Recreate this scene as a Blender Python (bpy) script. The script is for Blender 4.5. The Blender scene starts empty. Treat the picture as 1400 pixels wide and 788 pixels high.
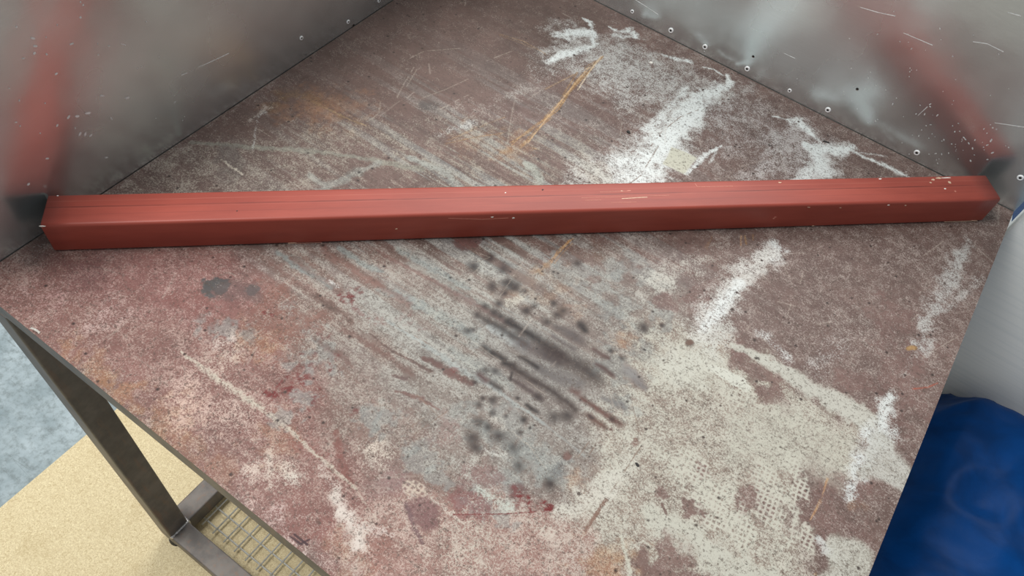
import bpy, bmesh, math, random
import numpy as np
from mathutils import Matrix, Vector

# ------------------------------------------------------------------ camera
H = 0.82                 # camera height above the table top (m)
T = 0.965                # table top height above the floor (m)
F = 1067.0               # focal length in pixels of the 1400x788 frame
RC = np.array([[0.81407257, 0.56992167, 0.1116922],
               [0.51945581, -0.62853929, -0.5788817],
               [-0.25971429, 0.52927087, -0.80772572]])   # rows: camera right / down / forward in the room's axes
scene = bpy.context.scene
col = scene.collection
cam = bpy.data.cameras.new('camera')
cam.sensor_width = 36.0
cam.lens = F / 1400 * 36
cam.clip_start = 0.01
camo = bpy.data.objects.new('camera', cam)
col.objects.link(camo)
M = Matrix.Identity(4)
for i in range(3):
    M[i][0] = RC[0, i]; M[i][1] = -RC[1, i]; M[i][2] = -RC[2, i]
M[2][3] = T + H
camo.matrix_world = M
scene.camera = camo

# ------------------------------------------------------------------ light and exposure
scene.view_settings.view_transform = 'Standard'
scene.view_settings.look = 'None'
scene.view_settings.gamma = 1.0
scene.view_settings.use_curve_mapping = False
scene.view_settings.exposure = 0.0
world = bpy.data.worlds.new('workshop_air')
scene.world = world
world.use_nodes = True
world.node_tree.nodes['Background'].inputs[0].default_value = (0.93, 0.97, 1.0, 1)
world.node_tree.nodes['Background'].inputs[1].default_value = 0.35

def area(name, loc, target, sx, sy, power, color=(1, 1, 1)):
    l = bpy.data.lights.new(name, 'AREA')
    l.shape = 'RECTANGLE'; l.size = sx; l.size_y = sy; l.energy = power; l.color = color
    o = bpy.data.objects.new(name, l)
    col.objects.link(o)
    o.location = loc
    d = Vector(target) - Vector(loc)
    o.rotation_euler = d.to_track_quat('-Z', 'Y').to_euler()
    return o
# banks of fluorescent tubes under the workshop ceiling, about 4 m up, above and outside the frame
area('ceiling_light_front_offscreen', (-1.5, -0.35, T + 3.05), (-0.4, 0.5, T), 1.2, 1.2, 86, (1.0, 0.99, 0.96))
area('ceiling_light_back_offscreen', (-1.1, 2.85, T + 3.05), (-0.4, 0.9, T), 2.6, 1.5, 108, (1.0, 0.99, 0.97))

# ------------------------------------------------------------------ pixel -> place helpers
def atz(u, v, z):          # point at height z (measured from the table top) under a photo pixel
    r = RC.T @ np.array([(u - 700) / F, (v - 394) / F, 1.0])
    t = (z - H) / r[2]
    return np.array([r[0] * t, r[1] * t, z + T])
def aty(u, v, y):          # point on the vertical plane y = const
    r = RC.T @ np.array([(u - 700) / F, (v - 394) / F, 1.0])
    t = y / r[1]
    return np.array([r[0] * t, y, r[2] * t + H + T])
def atx(u, v, x):
    r = RC.T @ np.array([(u - 700) / F, (v - 394) / F, 1.0])
    t = x / r[0]
    return np.array([x, r[1] * t, r[2] * t + H + T])
def px_size(u, v):         # metres one pixel covers on the table there
    r = RC.T @ np.array([(u - 700) / F, (v - 394) / F, 1.0])
    return (-H / r[2]) / F

def lin(c):
    a = np.array(c, float) / 255.0
    return np.where(a <= 0.04045, a / 12.92, ((a + 0.055) / 1.055) ** 2.4)

# ------------------------------------------------------------------ object helpers
def obj(name, me, mats=None, parent=None):
    o = bpy.data.objects.new(name, me)
    col.objects.link(o)
    if mats is not None:
        for m in (mats if isinstance(mats, (list, tuple)) else [mats]):
            me.materials.append(m)
    if parent: o.parent = parent
    return o
def bmobj(name, bm, mats=None, parent=None, smooth=False):
    me = bpy.data.meshes.new(name)
    bm.to_mesh(me); bm.free()
    if smooth:
        for p in me.polygons: p.use_smooth = True
    return obj(name, me, mats, parent)
def empty(name, loc):
    o = bpy.data.objects.new(name, None)
    o.empty_display_size = 0.05
    o.location = loc
    col.objects.link(o)
    return o
def tag(o, label=None, cat=None, group=None, kind=None):
    if label: o['label'] = label
    if cat: o['category'] = cat
    if group: o['group'] = group
    if kind: o['kind'] = kind
    return o
def box_bm(x0, x1, y0, y1, z0, z1, bevel=0.0, seg=2, bm=None):
    bm = bm or bmesh.new()
    r = bmesh.ops.create_cube(bm, size=1)
    for v in r['verts']:
        v.co = Vector(((x0 + x1) / 2 + v.co.x * (x1 - x0), (y0 + y1) / 2 + v.co.y * (y1 - y0), (z0 + z1) / 2 + v.co.z * (z1 - z0)))
    if bevel > 0:
        es = list({e for v in r['verts'] for e in v.link_edges})
        bmesh.ops.bevel(bm, geom=es, offset=bevel, segments=seg, profile=0.5, affect='EDGES')
    return bm
def rounded_square(w, h, r, seg):
    pts = []
    for cx, cy, a0 in ((w / 2 - r, h / 2 - r, 0), (-w / 2 + r, h / 2 - r, 90), (-w / 2 + r, -h / 2 + r, 180), (w / 2 - r, -h / 2 + r, 270)):
        for k in range(seg + 1):
            a = math.radians(a0 + 90 * k / seg)
            pts.append((cx + r * math.cos(a), cy + r * math.sin(a)))
    return pts
def hollow_tube_bm(length, w, h, r, t, seg=4, slices=1, end_mat=1, inner_mat=2):
    """square hollow section along +X from 0 to length, centred on the X axis"""
    bm = bmesh.new()
    out = rounded_square(w, h, r, seg)
    inn = rounded_square(w - 2 * t, h - 2 * t, max(r - t, 0.0008), seg)
    n = len(out)
    def ring(pts, x): return [bm.verts.new((x, p[0], p[1])) for p in pts]
    ro = [ring(out, length * i / slices) for i in range(slices + 1)]
    ri = [ring(inn, length * i) for i in (0, 1)]
    for a, b in zip(ro[:-1], ro[1:]):
        for k in range(n):
            f = bm.faces.new((a[k], a[(k + 1) % n], b[(k + 1) % n], b[k])); f.smooth = True
    for k in range(n):
        f = bm.faces.new((ri[0][(k + 1) % n], ri[0][k], ri[1][k], ri[1][(k + 1) % n])); f.material_index = inner_mat
    for o_, i_, fl in ((ro[0], ri[0], False), (ro[-1], ri[1], True)):
        for k in range(n):
            vs = (o_[(k + 1) % n], o_[k], i_[k], i_[(k + 1) % n])
            f = bm.faces.new(vs[::-1] if fl else vs); f.material_index = end_mat
    bmesh.ops.recalc_face_normals(bm, faces=bm.faces)
    return bm

# ------------------------------------------------------------------ material helpers
def mat(name):
    m = bpy.data.materials.new(name)
    m.use_nodes = True
    nt = m.node_tree
    return m, nt, nt.nodes['Principled BSDF']
def nd(nt, t, **kw):
    n = nt.nodes.new(t)
    for k, v in kw.items():
        if k.startswith('i_'):
            n.inputs[int(k[2:])].default_value = v
        else:
            setattr(n, k, v)
    return n
def mth(nt, op, a, b=None, clamp=False):
    n = nt.nodes.new('ShaderNodeMath'); n.operation = op; n.use_clamp = clamp
    for i, s in enumerate((a, b)):
        if s is None: continue
        if isinstance(s, (int, float)): n.inputs[i].default_value = s
        else: nt.links.new(s, n.inputs[i])
    return n.outputs[0]
def noise(nt, vec, scale, detail=2, rough=0.5, dist=0.0):
    n = nt.nodes.new('ShaderNodeTexNoise')
    n.inputs['Scale'].default_value = scale; n.inputs['Detail'].default_value = detail
    n.inputs['Roughness'].default_value = rough; n.inputs['Distortion'].default_value = dist
    if vec is not None: nt.links.new(vec, n.inputs['Vector'])
    return n.outputs[0]
def mapping(nt, vec, scale=(1, 1, 1), rot=(0, 0, 0), loc=(0, 0, 0)):
    n = nt.nodes.new('ShaderNodeMapping')
    n.inputs['Scale'].default_value = scale; n.inputs['Rotation'].default_value = rot; n.inputs['Location'].default_value = loc
    nt.links.new(vec, n.inputs['Vector'])
    return n.outputs[0]
def mix(nt, fac, a, b, mode='MIX'):
    n = nt.nodes.new('ShaderNodeMix'); n.data_type = 'RGBA'; n.blend_type = mode
    if isinstance(fac, (int, float)): n.inputs[0].default_value = fac
    else: nt.links.new(fac, n.inputs[0])
    for i, s in ((6, a), (7, b)):
        if isinstance(s, (tuple, list, np.ndarray)): n.inputs[i].default_value = (*[float(c) for c in s[:3]], 1)
        else: nt.links.new(s, n.inputs[i])
    return n.outputs[2]
def ramp(nt, fac, stops):
    n = nt.nodes.new('ShaderNodeMapRange')
    n.interpolation_type = 'SMOOTHSTEP'
    nt.links.new(fac, n.inputs[0])
    n.inputs[1].default_value, n.inputs[2].default_value = stops[0], stops[1]
    n.inputs[3].default_value, n.inputs[4].default_value = stops[2], stops[3]
    return n.outputs[0]
def bump(nt, h, strength, dist):
    n = nt.nodes.new('ShaderNodeBump')
    n.inputs['Strength'].default_value = strength; n.inputs['Distance'].default_value = dist
    nt.links.new(h, n.inputs['Height'])
    return n.outputs[0]
def ocoord(nt): return nt.nodes.new('ShaderNodeTexCoord').outputs['Object']

# satin steel sheet
def steel_sheet(name, base, rough, streak_scale, seed):
    m, nt, b = mat(name)
    oc = ocoord(nt)
    v = mapping(nt, oc, streak_scale, loc=(seed, seed, 0))
    big = noise(nt, oc, 5.0, 3, 0.6)
    fine = noise(nt, v, 60, 3, 0.6)
    c = mix(nt, ramp(nt, big, (0.3, 0.7, 0, 1)), np.array(base) * 0.9, np.array(base) * 1.08)
    c = mix(nt, ramp(nt, fine, (0.35, 0.75, 0, 0.25)), c, np.array(base) * 1.2)
    nt.links.new(c, b.inputs['Base Color'])
    b.inputs['Metallic'].default_value = 0.9
    r = ramp(nt, big, (0.3, 0.7, rough * 0.85, rough * 1.2))
    nt.links.new(r, b.inputs['Roughness'])
    wob = noise(nt, oc, 9.0, 2, 0.5)
    hsum = wob
    nt.links.new(bump(nt, hsum, 0.35, 0.005), b.inputs['Normal'])
    return m
M_SHEET = steel_sheet('satin_steel', (0.70, 0.76, 0.77), 0.24, (1, 1, 11), 7.0)

def frame_steel():
    m, nt, b = mat('mill_scale_steel')
    oc = ocoord(nt)
    n1 = noise(nt, oc, 22, 4, 0.65)
    n2 = noise(nt, mapping(nt, oc, (30, 30, 4)), 3, 3, 0.6)
    c = mix(nt, ramp(nt, n1, (0.3, 0.7, 0, 1)), (0.12, 0.108, 0.1), (0.2, 0.178, 0.16))
    c = mix(nt, ramp(nt, n2, (0.5, 0.75, 0, 0.6)), c, (0.24, 0.15, 0.105))
    nt.links.new(c, b.inputs['Base Color'])
    b.inputs['Metallic'].default_value = 0.35
    b.inputs['Roughness'].default_value = 0.48
    nt.links.new(bump(nt, n1, 0.1, 0.002), b.inputs['Normal'])
    return m
M_FRAME = frame_steel()
def simple(name, c, rough=0.5, metal=0.0, nscale=None, var=0.15, spec=None):
    m, nt, b = mat(name)
    if nscale:
        n = noise(nt, ocoord(nt), nscale, 4, 0.6)
        cc = mix(nt, ramp(nt, n, (0.3, 0.7, 0, 1)), np.array(c) * (1 - var), np.array(c) * (1 + var))
        nt.links.new(cc, b.inputs['Base Color'])
    else:
        b.inputs['Base Color'].default_value = (*c, 1)
    b.inputs['Roughness'].default_value = rough
    b.inputs['Metallic'].default_value = metal
    if spec is not None: b.inputs['Specular IOR Level'].default_value = spec
    return m
M_RIM = simple('cut_steel', (0.6, 0.58, 0.55), 0.35, 0.9, 200)
M_BLACKIN = simple('black_bitumen', (0.02, 0.019, 0.018), 0.7, 0.0, 60)
M_RUBBER = simple('black_rubber', (0.02, 0.02, 0.02), 0.6, 0, 80)
M_RIVET = simple('aluminium_rivet', (0.95, 0.96, 0.96), 0.5, 0.0, 300, 0.08)
M_CORE = simple('rivet_core', (0.045, 0.043, 0.042), 0.6, 0.3, 300)  # dark colour of the rivet's recessed centre
M_WIRE = simple('galvanised_wire', (0.72, 0.72, 0.68), 0.4, 0.3, 150)
M_WELD = simple('weld_metal', (0.62, 0.6, 0.58), 0.3, 0.9, 400)

# ------------------------------------------------------------------ floor
def concrete():
    m, nt, b = mat('painted_concrete')
    oc = ocoord(nt)
    a = noise(nt, oc, 9, 6, 0.65)
    f = noise(nt, oc, 60, 5, 0.7)
    w = noise(nt, mapping(nt, oc, (3, 30, 1), rot=(0, 0, 0.1)), 3, 4, 0.7, 1.0)
    c = mix(nt, ramp(nt, a, (0.3, 0.7, 0, 1)), lin((140, 155, 160)), lin((178, 192, 197)))
    c = mix(nt, ramp(nt, f, (0.42, 0.7, 0, 0.7)), c, lin((112, 122, 122)))
    c = mix(nt, ramp(nt, w, (0.6, 0.72, 0, 0.6)), c, lin((110, 118, 116)))
    nt.links.new(c, b.inputs['Base Color'])
    b.inputs['Roughness'].default_value = 0.6
    nt.links.new(bump(nt, f, 0.3, 0.003), b.inputs['Normal'])
    return m
fl = bmobj('floor', box_bm(-4, 4, -3, 4.5, -0.05, 0), concrete())
tag(fl, 'pale blue-grey worn concrete workshop floor', kind='structure')

def fibreboard():
    m, nt, b = mat('fibreboard')
    oc = ocoord(nt)
    n1 = noise(nt, oc, 260, 4, 0.75, 1.5)
    n2 = noise(nt, oc, 12, 4, 0.6)
    n3 = noise(nt, mapping(nt, oc, (90, 160, 1), rot=(0, 0, 0.6)), 1, 2, 0.6, 2.0)
    c = mix(nt, ramp(nt, n1, (0.3, 0.7, 0, 1)), lin((196, 174, 130)), lin((246, 232, 192)))
    c = mix(nt, ramp(nt, n2, (0.5, 0.75, 0, 0.35)), c, lin((190, 168, 122)))
    c = mix(nt, ramp(nt, n3, (0.66, 0.74, 0, 0.35)), c, lin((170, 146, 100)))
    nt.links.new(c, b.inputs['Base Color'])
    b.inputs['Roughness'].default_value = 0.75
    return m
mdf = bmobj('fibreboard_sheet', box_bm(-1.10, 0.15, -1.0, 1.45, 0.0, 0.012, 0.001, 1), fibreboard())
tag(mdf, 'large beige fibreboard sheet lying on the concrete floor under the table', 'board')

# ------------------------------------------------------------------ booth side panels
X0, X1, Y0, Y1 = -0.7715, 0.2570, 0.1290, 1.1550     # table top outline
PH = 0.34                                            # panel height above the table top
def sheet_bm(axis):
    bm = bmesh.new()
    if axis == 'L':
        box_bm(X0 - 0.0032, X0 - 0.0012, Y0 - 0.004, Y1 + 0.003, T - 0.003, T + PH, bm=bm)
        box_bm(X0 - 0.0152, X0 - 0.0032, Y0 - 0.004, Y1 + 0.003, T + PH - 0.002, T + PH, bm=bm)
    else:
        # flat sheet with a narrow flange folded back at its outer edge
        prof = [(X0 - 0.0012, Y1 + 0.0016), (X1 + 0.0005, Y1 + 0.0016), (X1 + 0.0085, Y1 + 0.0030)]
        off = [(X0 - 0.0012, Y1 + 0.0036), (X1 - 0.0003, Y1 + 0.0036), (X1 + 0.0083, Y1 + 0.0048)]
        zb = [T - 0.003, T - 0.003, T - 0.02]
        zt = T + PH
        lo = [bm.verts.new((*p, z)) for p, z in zip(prof, zb)]; hi = [bm.verts.new((*p, zt)) for p in prof]
        lo2 = [bm.verts.new((*p, z)) for p, z in zip(off, zb)]; hi2 = [bm.verts.new((*p, zt)) for p in off]
        for i in range(2):
            bm.faces.new((lo[i], lo[i + 1], hi[i + 1], hi[i]))
            bm.faces.new((lo2[i + 1], lo2[i], hi2[i], hi2[i + 1]))
            bm.faces.new((hi[i], hi[i + 1], hi2[i + 1], hi2[i]))
            bm.faces.new((lo[i + 1], lo[i], lo2[i], lo2[i + 1]))
        bm.faces.new((lo[0], hi[0], hi2[0], lo2[0])); bm.faces.new((hi[2], lo[2], lo2[2], hi2[2]))
        box_bm(X0 - 0.0012, X1, Y1 + 0.0036, Y1 + 0.0148, T + PH - 0.002, T + PH, bm=bm)
        bmesh.ops.recalc_face_normals(bm, faces=bm.faces)
    return bm
wl = tag(bmobj('wall_left', sheet_bm('L'), M_SHEET), 'dark satin steel side sheet of the spray booth with reddish reflection', kind='structure')
wr = tag(bmobj('wall_right', sheet_bm('R'), M_SHEET), 'bright brushed steel back sheet of the spray booth with riveted lower edge', kind='structure')

def rivet_mesh(r):
    bm = bmesh.new()
    n = 18
    prof = [(r, 0.0), (r * 0.98, r * 0.22), (r * 0.85, r * 0.3), (r * 0.46, r * 0.3), (r * 0.4, r * 0.12), (0.0, r * 0.1)]
    rings = []
    for (rr, zz) in prof[:-1]:
        rings.append([bm.verts.new((rr * math.cos(2 * math.pi * k / n), rr * math.sin(2 * math.pi * k / n), zz)) for k in range(n)])
    c = bm.verts.new((0, 0, prof[-1][1]))
    for i in range(len(rings) - 1):
        for k in range(n):
            f = bm.faces.new((rings[i][k], rings[i][(k + 1) % n], rings[i + 1][(k + 1) % n], rings[i + 1][k]))
            f.smooth = True
            if i == 3: f.material_index = 1
    for k in range(n):
        f = bm.faces.new((rings[-1][k], rings[-1][(k + 1) % n], c)); f.material_index = 1
    me = bpy.data.meshes.new('rivet'); bm.to_mesh(me); bm.free()
    me.materials.append(M_RIVET); me.materials.append(M_CORE)
    return me
def hole_cup_mesh(r):  # unseen cup added behind each cut hole to shut out light
    """added blind sleeve behind the sheet; its mouth is at local z = 0"""
    bm = bmesh.new(); n = 16; d = 0.014
    def ring(rr, z): return [bm.verts.new((rr * math.cos(2 * math.pi * k / n), rr * math.sin(2 * math.pi * k / n), z)) for k in range(n)]
    a, b, c, e = ring(r, -0.0003), ring(r, -d), ring(r + 0.0006, -d - 0.0006), ring(r + 0.0006, -0.0003)
    for p, q in ((a, b), (c, e), (e, a)):
        for k in range(n): bm.faces.new((p[k], p[(k + 1) % n], q[(k + 1) % n], q[k]))
    bm.faces.new(b); bm.faces.new(c[::-1])
    bmesh.ops.recalc_face_normals(bm, faces=bm.faces)
    me = bpy.data.meshes.new('hole_shade_cup'); bm.to_mesh(me); bm.free()
    me.materials.append(M_FRAME)
    return me
cuts = {'wall_left': [], 'wall_right': []}
rv_big, rv_small, hole = rivet_mesh(0.0046), rivet_mesh(0.0034), hole_cup_mesh(0.0021)
hole_s = hole_cup_mesh(0.0026)
RR = Matrix.Rotation(math.radians(90), 4, 'X')       # local z -> -Y
RL = Matrix.Rotation(math.radians(90), 4, 'Y')       # local z -> +X
def on_right(me, u, v, name):
    p = aty(u, v, Y1 + 0.0016)
    o = obj(name, me, None, wr); o.matrix_world = Matrix.Translation(Vector(p)) @ RR
    if name == 'hole_shade_cup': cuts['wall_right'].append((Matrix.Translation(Vector(p)) @ RR, me.vertices[0].co.x))
def on_left(me, u, v, name):
    p = atx(u, v, X0 - 0.0012)
    o = obj(name, me, None, wl); o.matrix_world = Matrix.Translation(Vector(p)) @ RL
    if name == 'hole_shade_cup': cuts['wall_left'].append((Matrix.Translation(Vector(p)) @ RL, me.vertices[0].co.x))
for u, v, b in ((864.5, 15.7, 0), (917.4, 41.5, 1), (964, 64, 1), (1021.7, 94, 1), (1079.6, 124, 0), (1132, 150.3, 1), (1253.5, 208.8, 1), (1395, 243, 1)):
    on_right(rv_big if b else rv_small, u, v, 'rivet')
for u, v in ((1029.7, 77.4), (1172, 122)):
    on_right(hole, u, v, 'hole_shade_cup')
for u, v in ((476, 29.8), (518, 0.8), (412, 52)):
    on_left(rv_small, u, v, 'rivet')
on_left(hole_s, 483.3, 35.2, 'hole_shade_cup')
for w in (wl, wr):
    bm = bmesh.new()
    for mx, r in cuts[w.name]:
        bmesh.ops.create_cone(bm, cap_ends=True, segments=16, radius1=r + 0.0003, radius2=r + 0.0003, depth=0.006, matrix=mx)
    cme = bpy.data.meshes.new('cut'); bm.to_mesh(cme); bm.free()
    co_ = bpy.data.objects.new('cut', cme); col.objects.link(co_)
    md = w.modifiers.new('holes', 'BOOLEAN'); md.operation = 'DIFFERENCE'; md.object = co_; md.solver = 'EXACT'
    bpy.context.view_layer.update()
    nm = bpy.data.meshes.new_from_object(w.evaluated_get(bpy.context.evaluated_depsgraph_get()))
    w.modifiers.clear(); w.data = nm
    bpy.data.objects.remove(co_); bpy.data.meshes.remove(cme)

# scratches and dried paint specks on the sheets
M_SCRATCH = simple('bright_scratch', (0.8, 0.81, 0.8), 0.5, 0.2, 300)
def wall_line(pix, w, side):
    par = wr if side == 'R' else wl
    P = [Vector(aty(u, v, Y1 + 0.0016) if side == 'R' else atx(u, v, X0 - 0.0012)) for u, v in pix]
    up = Vector((0, -1, 0)) if side == 'R' else Vector((1, 0, 0))
    bm = bmesh.new()
    for a, b in zip(P[:-1], P[1:]):
        sd = (b - a).normalized().cross(up) * w / 2
        q = [a - sd * 0.4, a + sd * 0.4, b + sd, b - sd]
        lo = [bm.verts.new(p) for p in q]; hi = [bm.verts.new(p + up * 0.0002) for p in q]
        bm.faces.new(hi)
        for k in range(4): bm.faces.new((lo[k], lo[(k + 1) % 4], hi[(k + 1) % 4], hi[k]))
    bmesh.ops.recalc_face_normals(bm, faces=bm.faces)
    bmobj('scratch', bm, M_SCRATCH, par)
for pix in ([(866, -2), (885, 10), (900, 20)], [(1176, 10), (1200, 17), (1224, 22)], [(1330, 57), (1350, 60), (1372, 71)], [(1360, 168), (1400, 174)], [(1378, 17), (1396, 22)], [(1072, 73), (1087, 80)], [(1255, 158), (1268, 146)], [(1235, 45), (1275, 62)]):
    wall_line(pix, 0.0011, 'R')
for pix in ([(272, 92), (294, 82), (313, 73)], [(248, 103), (256, 100)], [(165, 60), (172, 62)]):
    wall_line(pix, 0.0009, 'L')
def specks(side, spots, seed):
    rnd = random.Random(seed)
    par = wr if side == 'R' else wl
    bm = bmesh.new()
    for (u0, v0, su, sv, n, r0) in spots:
        for k in range(n):
            u, v = rnd.gauss(u0, su), rnd.gauss(v0, sv)
            p = Vector(aty(u, v, Y1 + 0.0016) if side == 'R' else atx(u, v, X0 - 0.0012))
            if p.z < T + 0.006 or p.z > T + PH - 0.01: continue
            if side == 'R' and p.x > X1 - 0.004: continue
            r = r0 * rnd.uniform(0.5, 1.4); a = rnd.uniform(0, 6.28); st = rnd.uniform(1, 2.6)
            vs = []
            for q in range(6):
                e = 2 * math.pi * q / 6
                x, z = r * st * math.cos(e), r * math.sin(e)
                x, z = x * math.cos(a) - z * math.sin(a), x * math.sin(a) + z * math.cos(a)
                off = Vector((x, -0.0002, z)) if side == 'R' else Vector((0.0002, x, z))
                vs.append(bm.verts.new(p + off))
            bm.faces.new(vs)
    o = bmobj('paint_specks', bm, M_SCRATCH, par)
    o['kind'] = 'stuff'
specks('R', [(1305, 190, 34, 16, 34, .0007), (1250, 165, 40, 25, 18, .0007), (1340, 200, 20, 16, 14, .0009), (1200, 130, 80, 50, 30, .0006), (1150, 60, 150, 60, 30, .0005)], 4)
specks('L', [(80, 110, 60, 60, 26, .0011), (100, 180, 40, 40, 14, .0013), (200, 120, 110, 60, 18, .0006)], 6)

# ------------------------------------------------------------------ work table
table = empty('work_table', (-0.26, 0.64, 0))
tag(table, 'steel work table with paint-splattered top, square tube legs and lower rails', 'table')
def tp(name, bm, mats, smooth=False):
    """mesh built in room coordinates, made a part of the table"""
    for v in bm.verts: v.co -= Vector(table.location)
    return bmobj(name, bm, mats, table, smooth)
FW = 0.045                                           # frame tube size
PT = 0.003                                           # plate thickness
OX0, OX1, OY0, OY1 = X0 - 0.009, X1 - 0.004, Y0, Y1 + 0.012   # frame outline
zt = T - PT
tp('frame_rail', box_bm(OX0, OX1, OY0 + 0.0010, OY0 + FW, zt - 0.042, zt, 0.0025), M_FRAME)
tp('frame_rail', box_bm(OX0, OX1, OY1 - FW, OY1, zt - 0.042, zt, 0.0025), M_FRAME)
tp('frame_rail', box_bm(OX0, OX0 + FW, OY0 + FW, OY1 - FW, zt - 0.042, zt, 0.0025), M_FRAME)
tp('frame_rail', box_bm(OX1 - FW, OX1, OY0 + FW, OY1 - FW, zt - 0.042, zt, 0.0025), M_FRAME)
def rail(bm): tp('lower_rail', bm, M_FRAME)
RT, RB = T - 0.888, T - 0.938                        # lower rail top / bottom
zl = zt - 0.042
for (ax, ay) in ((OX0, OY0), (OX1 - FW, OY0), (OX0, OY1 - FW), (OX1 - FW, OY1 - FW)):
    lb = box_bm(ax, ax + FW, ay, ay + FW, RB + 0.001, zl, 0.0025)
    leg = tp('leg', lb, M_FRAME)
    bm = bmesh.new()
    bmesh.ops.create_cone(bm, cap_ends=True, segments=24, radius1=0.021, radius2=0.017, depth=RB + 0.001 - 0.012,
                          matrix=Matrix.Translation((ax + FW * 0.62, ay + 0.017, 0.012 + (RB + 0.001 - 0.012) / 2)))
    tp('foot', bm, M_RUBBER)
rail(box_bm(OX0 + FW, OX1 - FW, OY0 + 0.0004, OY0 + FW, RB, RT, 0.0025))
rail(box_bm(OX0 + FW, OX1 - FW, OY1 - FW, OY1, RB, RT, 0.0025))
rail(box_bm(OX0, OX0 + FW, OY0 + FW, OY1 - FW, RB, RT, 0.0025))
rail(box_bm(OX1 - FW, OX1, OY0 + FW, OY1 - FW, RB, RT, 0.0025))
# weld beads where the visible leg meets the two lower rails
def bead(p0, p1, r, n=12, seed=1):
    rnd = random.Random(seed)
    bm = bmesh.new()
    p0, p1 = Vector(p0), Vector(p1)
    for i in range(n):
        p = p0.lerp(p1, (i + 0.5) / n)
        rr = r * rnd.uniform(0.8, 1.25)
        bmesh.ops.create_icosphere(bm, subdivisions=2, radius=rr, matrix=Matrix.Translation(p) @ Matrix.Scale(1.2, 4))
    return bm
cx, cy = OX0 + FW, OY0 + FW
tp('weld_bead', bead((cx, OY0 + 0.002, RT), (cx, cy, RT), 0.0032, 14, 2), M_WELD, True)
tp('weld_bead', bead((OX0 + 0.004, cy, RT), (cx, cy, RT), 0.0028, 14, 3), M_WELD, True)
tp('weld_bead', bead((cx, cy, RT - 0.03), (cx, cy, RT), 0.0028, 8, 4), M_WELD, True)

# ------------------------------------------------------------------ wire mesh shelf hanging under the lower rails
ZM = RB - 0.0025
PITCH = 0.0325
def wire(p0, p1, r=0.0019):
    bm = bmesh.new()
    p0, p1 = Vector(p0), Vector(p1)
    d = p1 - p0
    q = d.to_track_quat('Z', 'Y').to_matrix().to_4x4()
    bmesh.ops.create_cone(bm, cap_ends=True, segments=8, radius1=r, radius2=r, depth=d.length, matrix=Matrix.Translation((p0 + p1) / 2) @ q)
    for f in bm.faces:
        if len(f.verts) == 4: f.smooth = True
    me = bpy.data.meshes.new('wire'); bm.to_mesh(me); bm.free(); me.materials.append(M_WIRE)
    return me
wy0, wy1 = 0.192, OY1 - 0.02
wx0, wx1 = OX0 + 0.01, OX1 - 0.01
me_y = wire((0, wy0 - 0.64, 0.0015), (0, wy1 - 0.64, 0.0015))
me_x = wire((wx0 + 0.26, 0, -0.0015), (wx1 + 0.26, 0, -0.0015))
shelf = obj('wire_mesh_shelf', me_y, None, table)      # its first long wire carries the rest
shelf.location = (-0.696 - PITCH + 0.26, 0, ZM)
SX = shelf.location.x
k = 0
while -0.696 + k * PITCH < wx1:
    o = obj('wire', me_y, None, shelf); o.location.x = -0.696 + k * PITCH + 0.26 - SX; k += 1
k = 0
while 0.2055 + k * PITCH < wy1:
    o = obj('wire', me_x, None, shelf); o.location = (-SX, 0.2055 + k * PITCH - 0.64, 0); k += 1

# ------------------------------------------------------------------ table top plate: layers of old paint
STEP = 0.0012
NX = int(round((X1 - X0) / STEP)) + 1
NY = int(round((Y1 - Y0) / STEP)) + 1
gx = np.linspace(X0, X1, NX); gy = np.linspace(Y0, Y1, NY)
GX, GY = np.meshgrid(gx, gy)                          # [row y, col x]
COAT = np.zeros((NY, NX, 3)); SPRAY = np.zeros((NY, NX, 3)); DENS = np.zeros((NY, NX))
_lat = {}
def vnoise(x, y, sx, sy, seed, ang=0.0):
    """value noise, cell size sx by sy metres, cells turned by ang"""
    if seed not in _lat: _lat[seed] = np.random.RandomState(seed).rand(256, 256)
    g = _lat[seed]
    if ang:
        c, s = math.cos(ang), math.sin(ang); x, y = x * c + y * s, -x * s + y * c
    a = x / sx + 1000.5; b = y / sy + 1000.5
    i = np.floor(a).astype(int); j = np.floor(b).astype(int)
    fx = a - i; fy = b - j
    fx = fx * fx * (3 - 2 * fx); fy = fy * fy * (3 - 2 * fy)
    i &= 255; j &= 255; i1 = (i + 1) & 255; j1 = (j + 1) & 255
    return (g[j, i] * (1 - fx) + g[j, i1] * fx) * (1 - fy) + (g[j1, i] * (1 - fx) + g[j1, i1] * fx) * fy
def fbm(x, y, s, seed, oct=4, sy=None, ang=0.0):
    sy = sy or s
    t = 0; a = 0.5; n = 0
    for k in range(oct):
        t = t + a * vnoise(x, y, s, sy, seed + k * 17, ang); n += a
        a *= 0.55; s /= 2; sy /= 2
    return t / n
def sstep(e0, e1, x):
    t = np.clip((x - e0) / (e1 - e0), 0, 1)
    return t * t * (3 - 2 * t)
def TP(pts): return np.array([atz(u, v, 0)[:2] for u, v in pts])
def window(p, pad):
    lo = p.min(0) - pad; hi = p.max(0) + pad
    i0 = max(int((lo[0] - X0) / STEP), 0); i1 = min(int((hi[0] - X0) / STEP) + 2, NX)
    j0 = max(int((lo[1] - Y0) / STEP), 0); j1 = min(int((hi[1] - Y0) / STEP) + 2, NY)
    return slice(j0, j1), slice(i0, i1)
def put(sl, m, coat, spray, dens):
    if coat is not None:
        COAT[sl] += (lin(coat) - COAT[sl]) * m[..., None]
    if spray is not None:
        SPRAY[sl] += (lin(spray) - SPRAY[sl]) * m[..., None]
    if dens is not None:
        DENS[sl] += (dens - DENS[sl]) * m
_wa = (fbm(GX, GY, 0.022, 301, 4) - 0.5) * 2; _wb = (fbm(GX, GY, 0.022, 401, 4) - 0.5) * 2
_seed = [100]
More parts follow.
